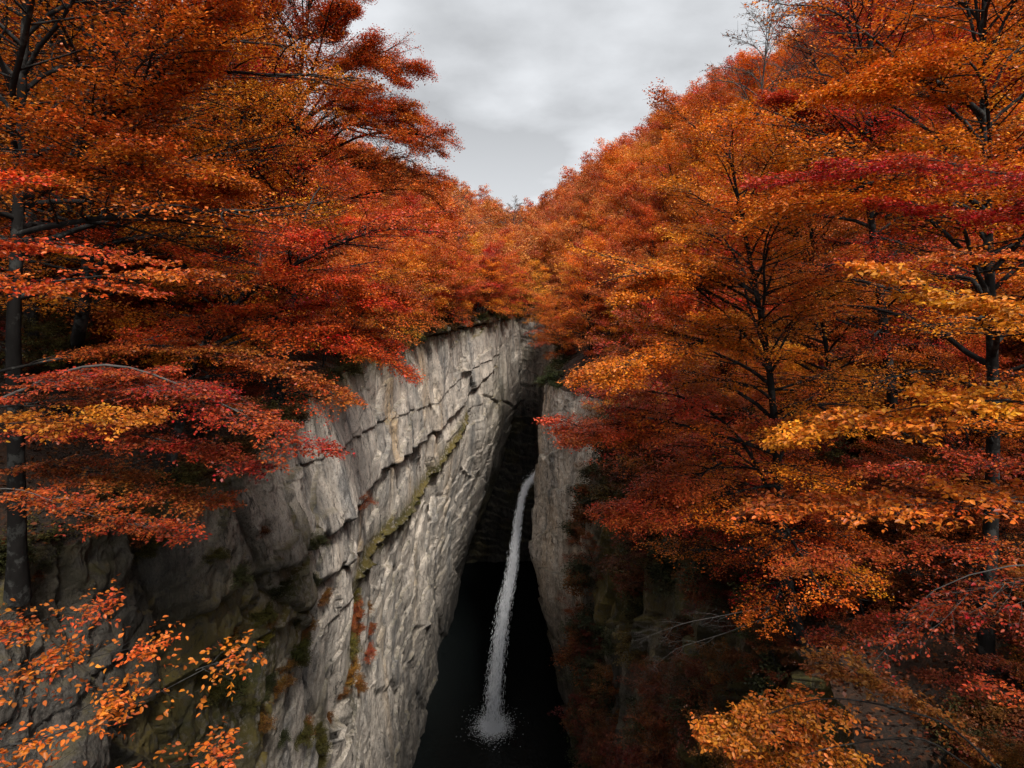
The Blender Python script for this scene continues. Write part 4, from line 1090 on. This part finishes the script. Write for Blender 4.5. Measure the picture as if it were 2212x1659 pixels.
# strands: drops gather in threads
uu = np.round(uu * 7) / 7 + rng.normal(0, .035, nf)
Pf = cf + np.stack([uu * wf * .50, -(1 - uu ** 2) * wf * .75 - rng.uniform(0, .12, nf), rng.normal(0, .3, nf)], 1) - off
ln = rng.uniform(.08, .45, nf)[:, None] * (1 + fk[:, None] / nv); wq = rng.uniform(.010, .028, nf)[:, None]
sd = norm(np.stack([np.ones(nf), rng.normal(0, .35, nf), rng.normal(0, .2, nf)], 1)); nrm = norm(np.stack([rng.normal(0, .3, nf), -np.ones(nf) * .9, rng.uniform(.4, 1.6, nf)], 1))
dd = norm(tf + nrm * rng.uniform(-.5, .1, nf)[:, None])
Vf = np.stack([Pf, Pf + dd * ln * .4 + sd * wq, Pf + dd * ln, Pf + dd * ln * .4 - sd * wq], 1)
fb = Bag(); fb.add(Vf.reshape(-1, 3), np.arange(nf * 4).reshape(-1, 4))
link('water_strands', fb.mesh('water_strands'), FOAM, fall)
# the ledge the water leaves from
ledge_p = at(1185, 1040, 82)

# ------------------------------------------------------------------ light
w = bpy.data.worlds.new('World'); scn.world = w; w.use_nodes = True
t = w.node_tree; t.nodes.clear()
out = N(t, 'ShaderNodeOutputWorld'); bg = N(t, 'ShaderNodeBackground')
EL, ROT = R(56), R(151)
sky = N(t, 'ShaderNodeTexSky'); sky.sky_type = 'NISHITA'; sky.sun_disc = False; sky.sun_elevation = EL; sky.sun_rotation = ROT
bgs = N(t, 'ShaderNodeBackground'); bgs.inputs['Strength'].default_value = .05
t.links.new(sky.outputs[0], bgs.inputs['Color'])
tc = N(t, 'ShaderNodeTexCoord'); sx = N(t, 'ShaderNodeSeparateXYZ'); t.links.new(tc.outputs['Generated'], sx.inputs[0])
# clouds: the direction flattened on to a layer above
zz = mth(t, 'ADD', mth(t, 'MAXIMUM', sx.outputs[2], 0.), .22)
cx = mth(t, 'DIVIDE', sx.outputs[0], zz); cy = mth(t, 'DIVIDE', sx.outputs[1], zz)
cv = N(t, 'ShaderNodeCombineXYZ'); t.links.new(cx, cv.inputs[0]); t.links.new(cy, cv.inputs[1]); cv.inputs[2].default_value = 3.7
n1 = noise(t, .95, 3, cv.outputs[0], .45); n2 = noise(t, 2.6, 6, cv.outputs[0], .5)
nn = mth(t, 'ADD', mth(t, 'MULTIPLY', n1, .68), mth(t, 'MULTIPLY', n2, .32))
lum = mapr(t, nn, .40, .60, .43, .97)
low = mapr(t, sx.outputs[2], .34, .08, 0, .42)
lum = mth(t, 'ADD', lum, low)
top = mapr(t, sx.outputs[2], .62, 1., 1., 2.5)
lum = mth(t, 'MULTIPLY', lum, top)
cc = N(t, 'ShaderNodeCombineColor')
t.links.new(mth(t, 'MULTIPLY', lum, .96), cc.inputs[0]); t.links.new(mth(t, 'MULTIPLY', lum, .985), cc.inputs[1]); t.links.new(mth(t, 'MULTIPLY', lum, 1.02), cc.inputs[2])
t.links.new(cc.outputs[0], bg.inputs['Color']); bg.inputs['Strength'].default_value = 1.0
mx = N(t, 'ShaderNodeMixShader'); mx.inputs[0].default_value = .92
t.links.new(bgs.outputs[0], mx.inputs[1]); t.links.new(bg.outputs[0], mx.inputs[2]); t.links.new(mx.outputs[0], out.inputs[0])

sun = bpy.data.lights.new('sun', 'SUN'); sun.energy = 4.9; sun.angle = R(10); sun.color = (1, .96, .90)
so = bpy.data.objects.new('sun', sun); C.objects.link(so)
# from behind and to the right of the camera, high
from mathutils import Vector
dvec = Vector((math.sin(ROT) * math.cos(EL), math.cos(ROT) * math.cos(EL), math.sin(EL)))
so.rotation_euler = dvec.to_track_quat('Z', 'Y').to_euler()

cam = bpy.data.cameras.new('camera'); co = bpy.data.objects.new('camera', cam); C.objects.link(co)
cam.sensor_width = 36; cam.lens = 36 * 610 / 1024; cam.clip_end = 2000; cam.clip_start = .1
co.location = (0, 0, 0); co.rotation_euler = (PI / 2 - PITCH, 0, 0)
scn.camera = co
scn.render.engine = 'CYCLES'
scn.cycles.max_bounces = 4; scn.cycles.diffuse_bounces = 2; scn.cycles.adaptive_threshold = .03; scn.cycles.transparent_max_bounces = 16
scn.view_settings.view_transform = 'Standard'; scn.view_settings.look = 'None'; scn.view_settings.exposure = 0; scn.view_settings.gamma = 1
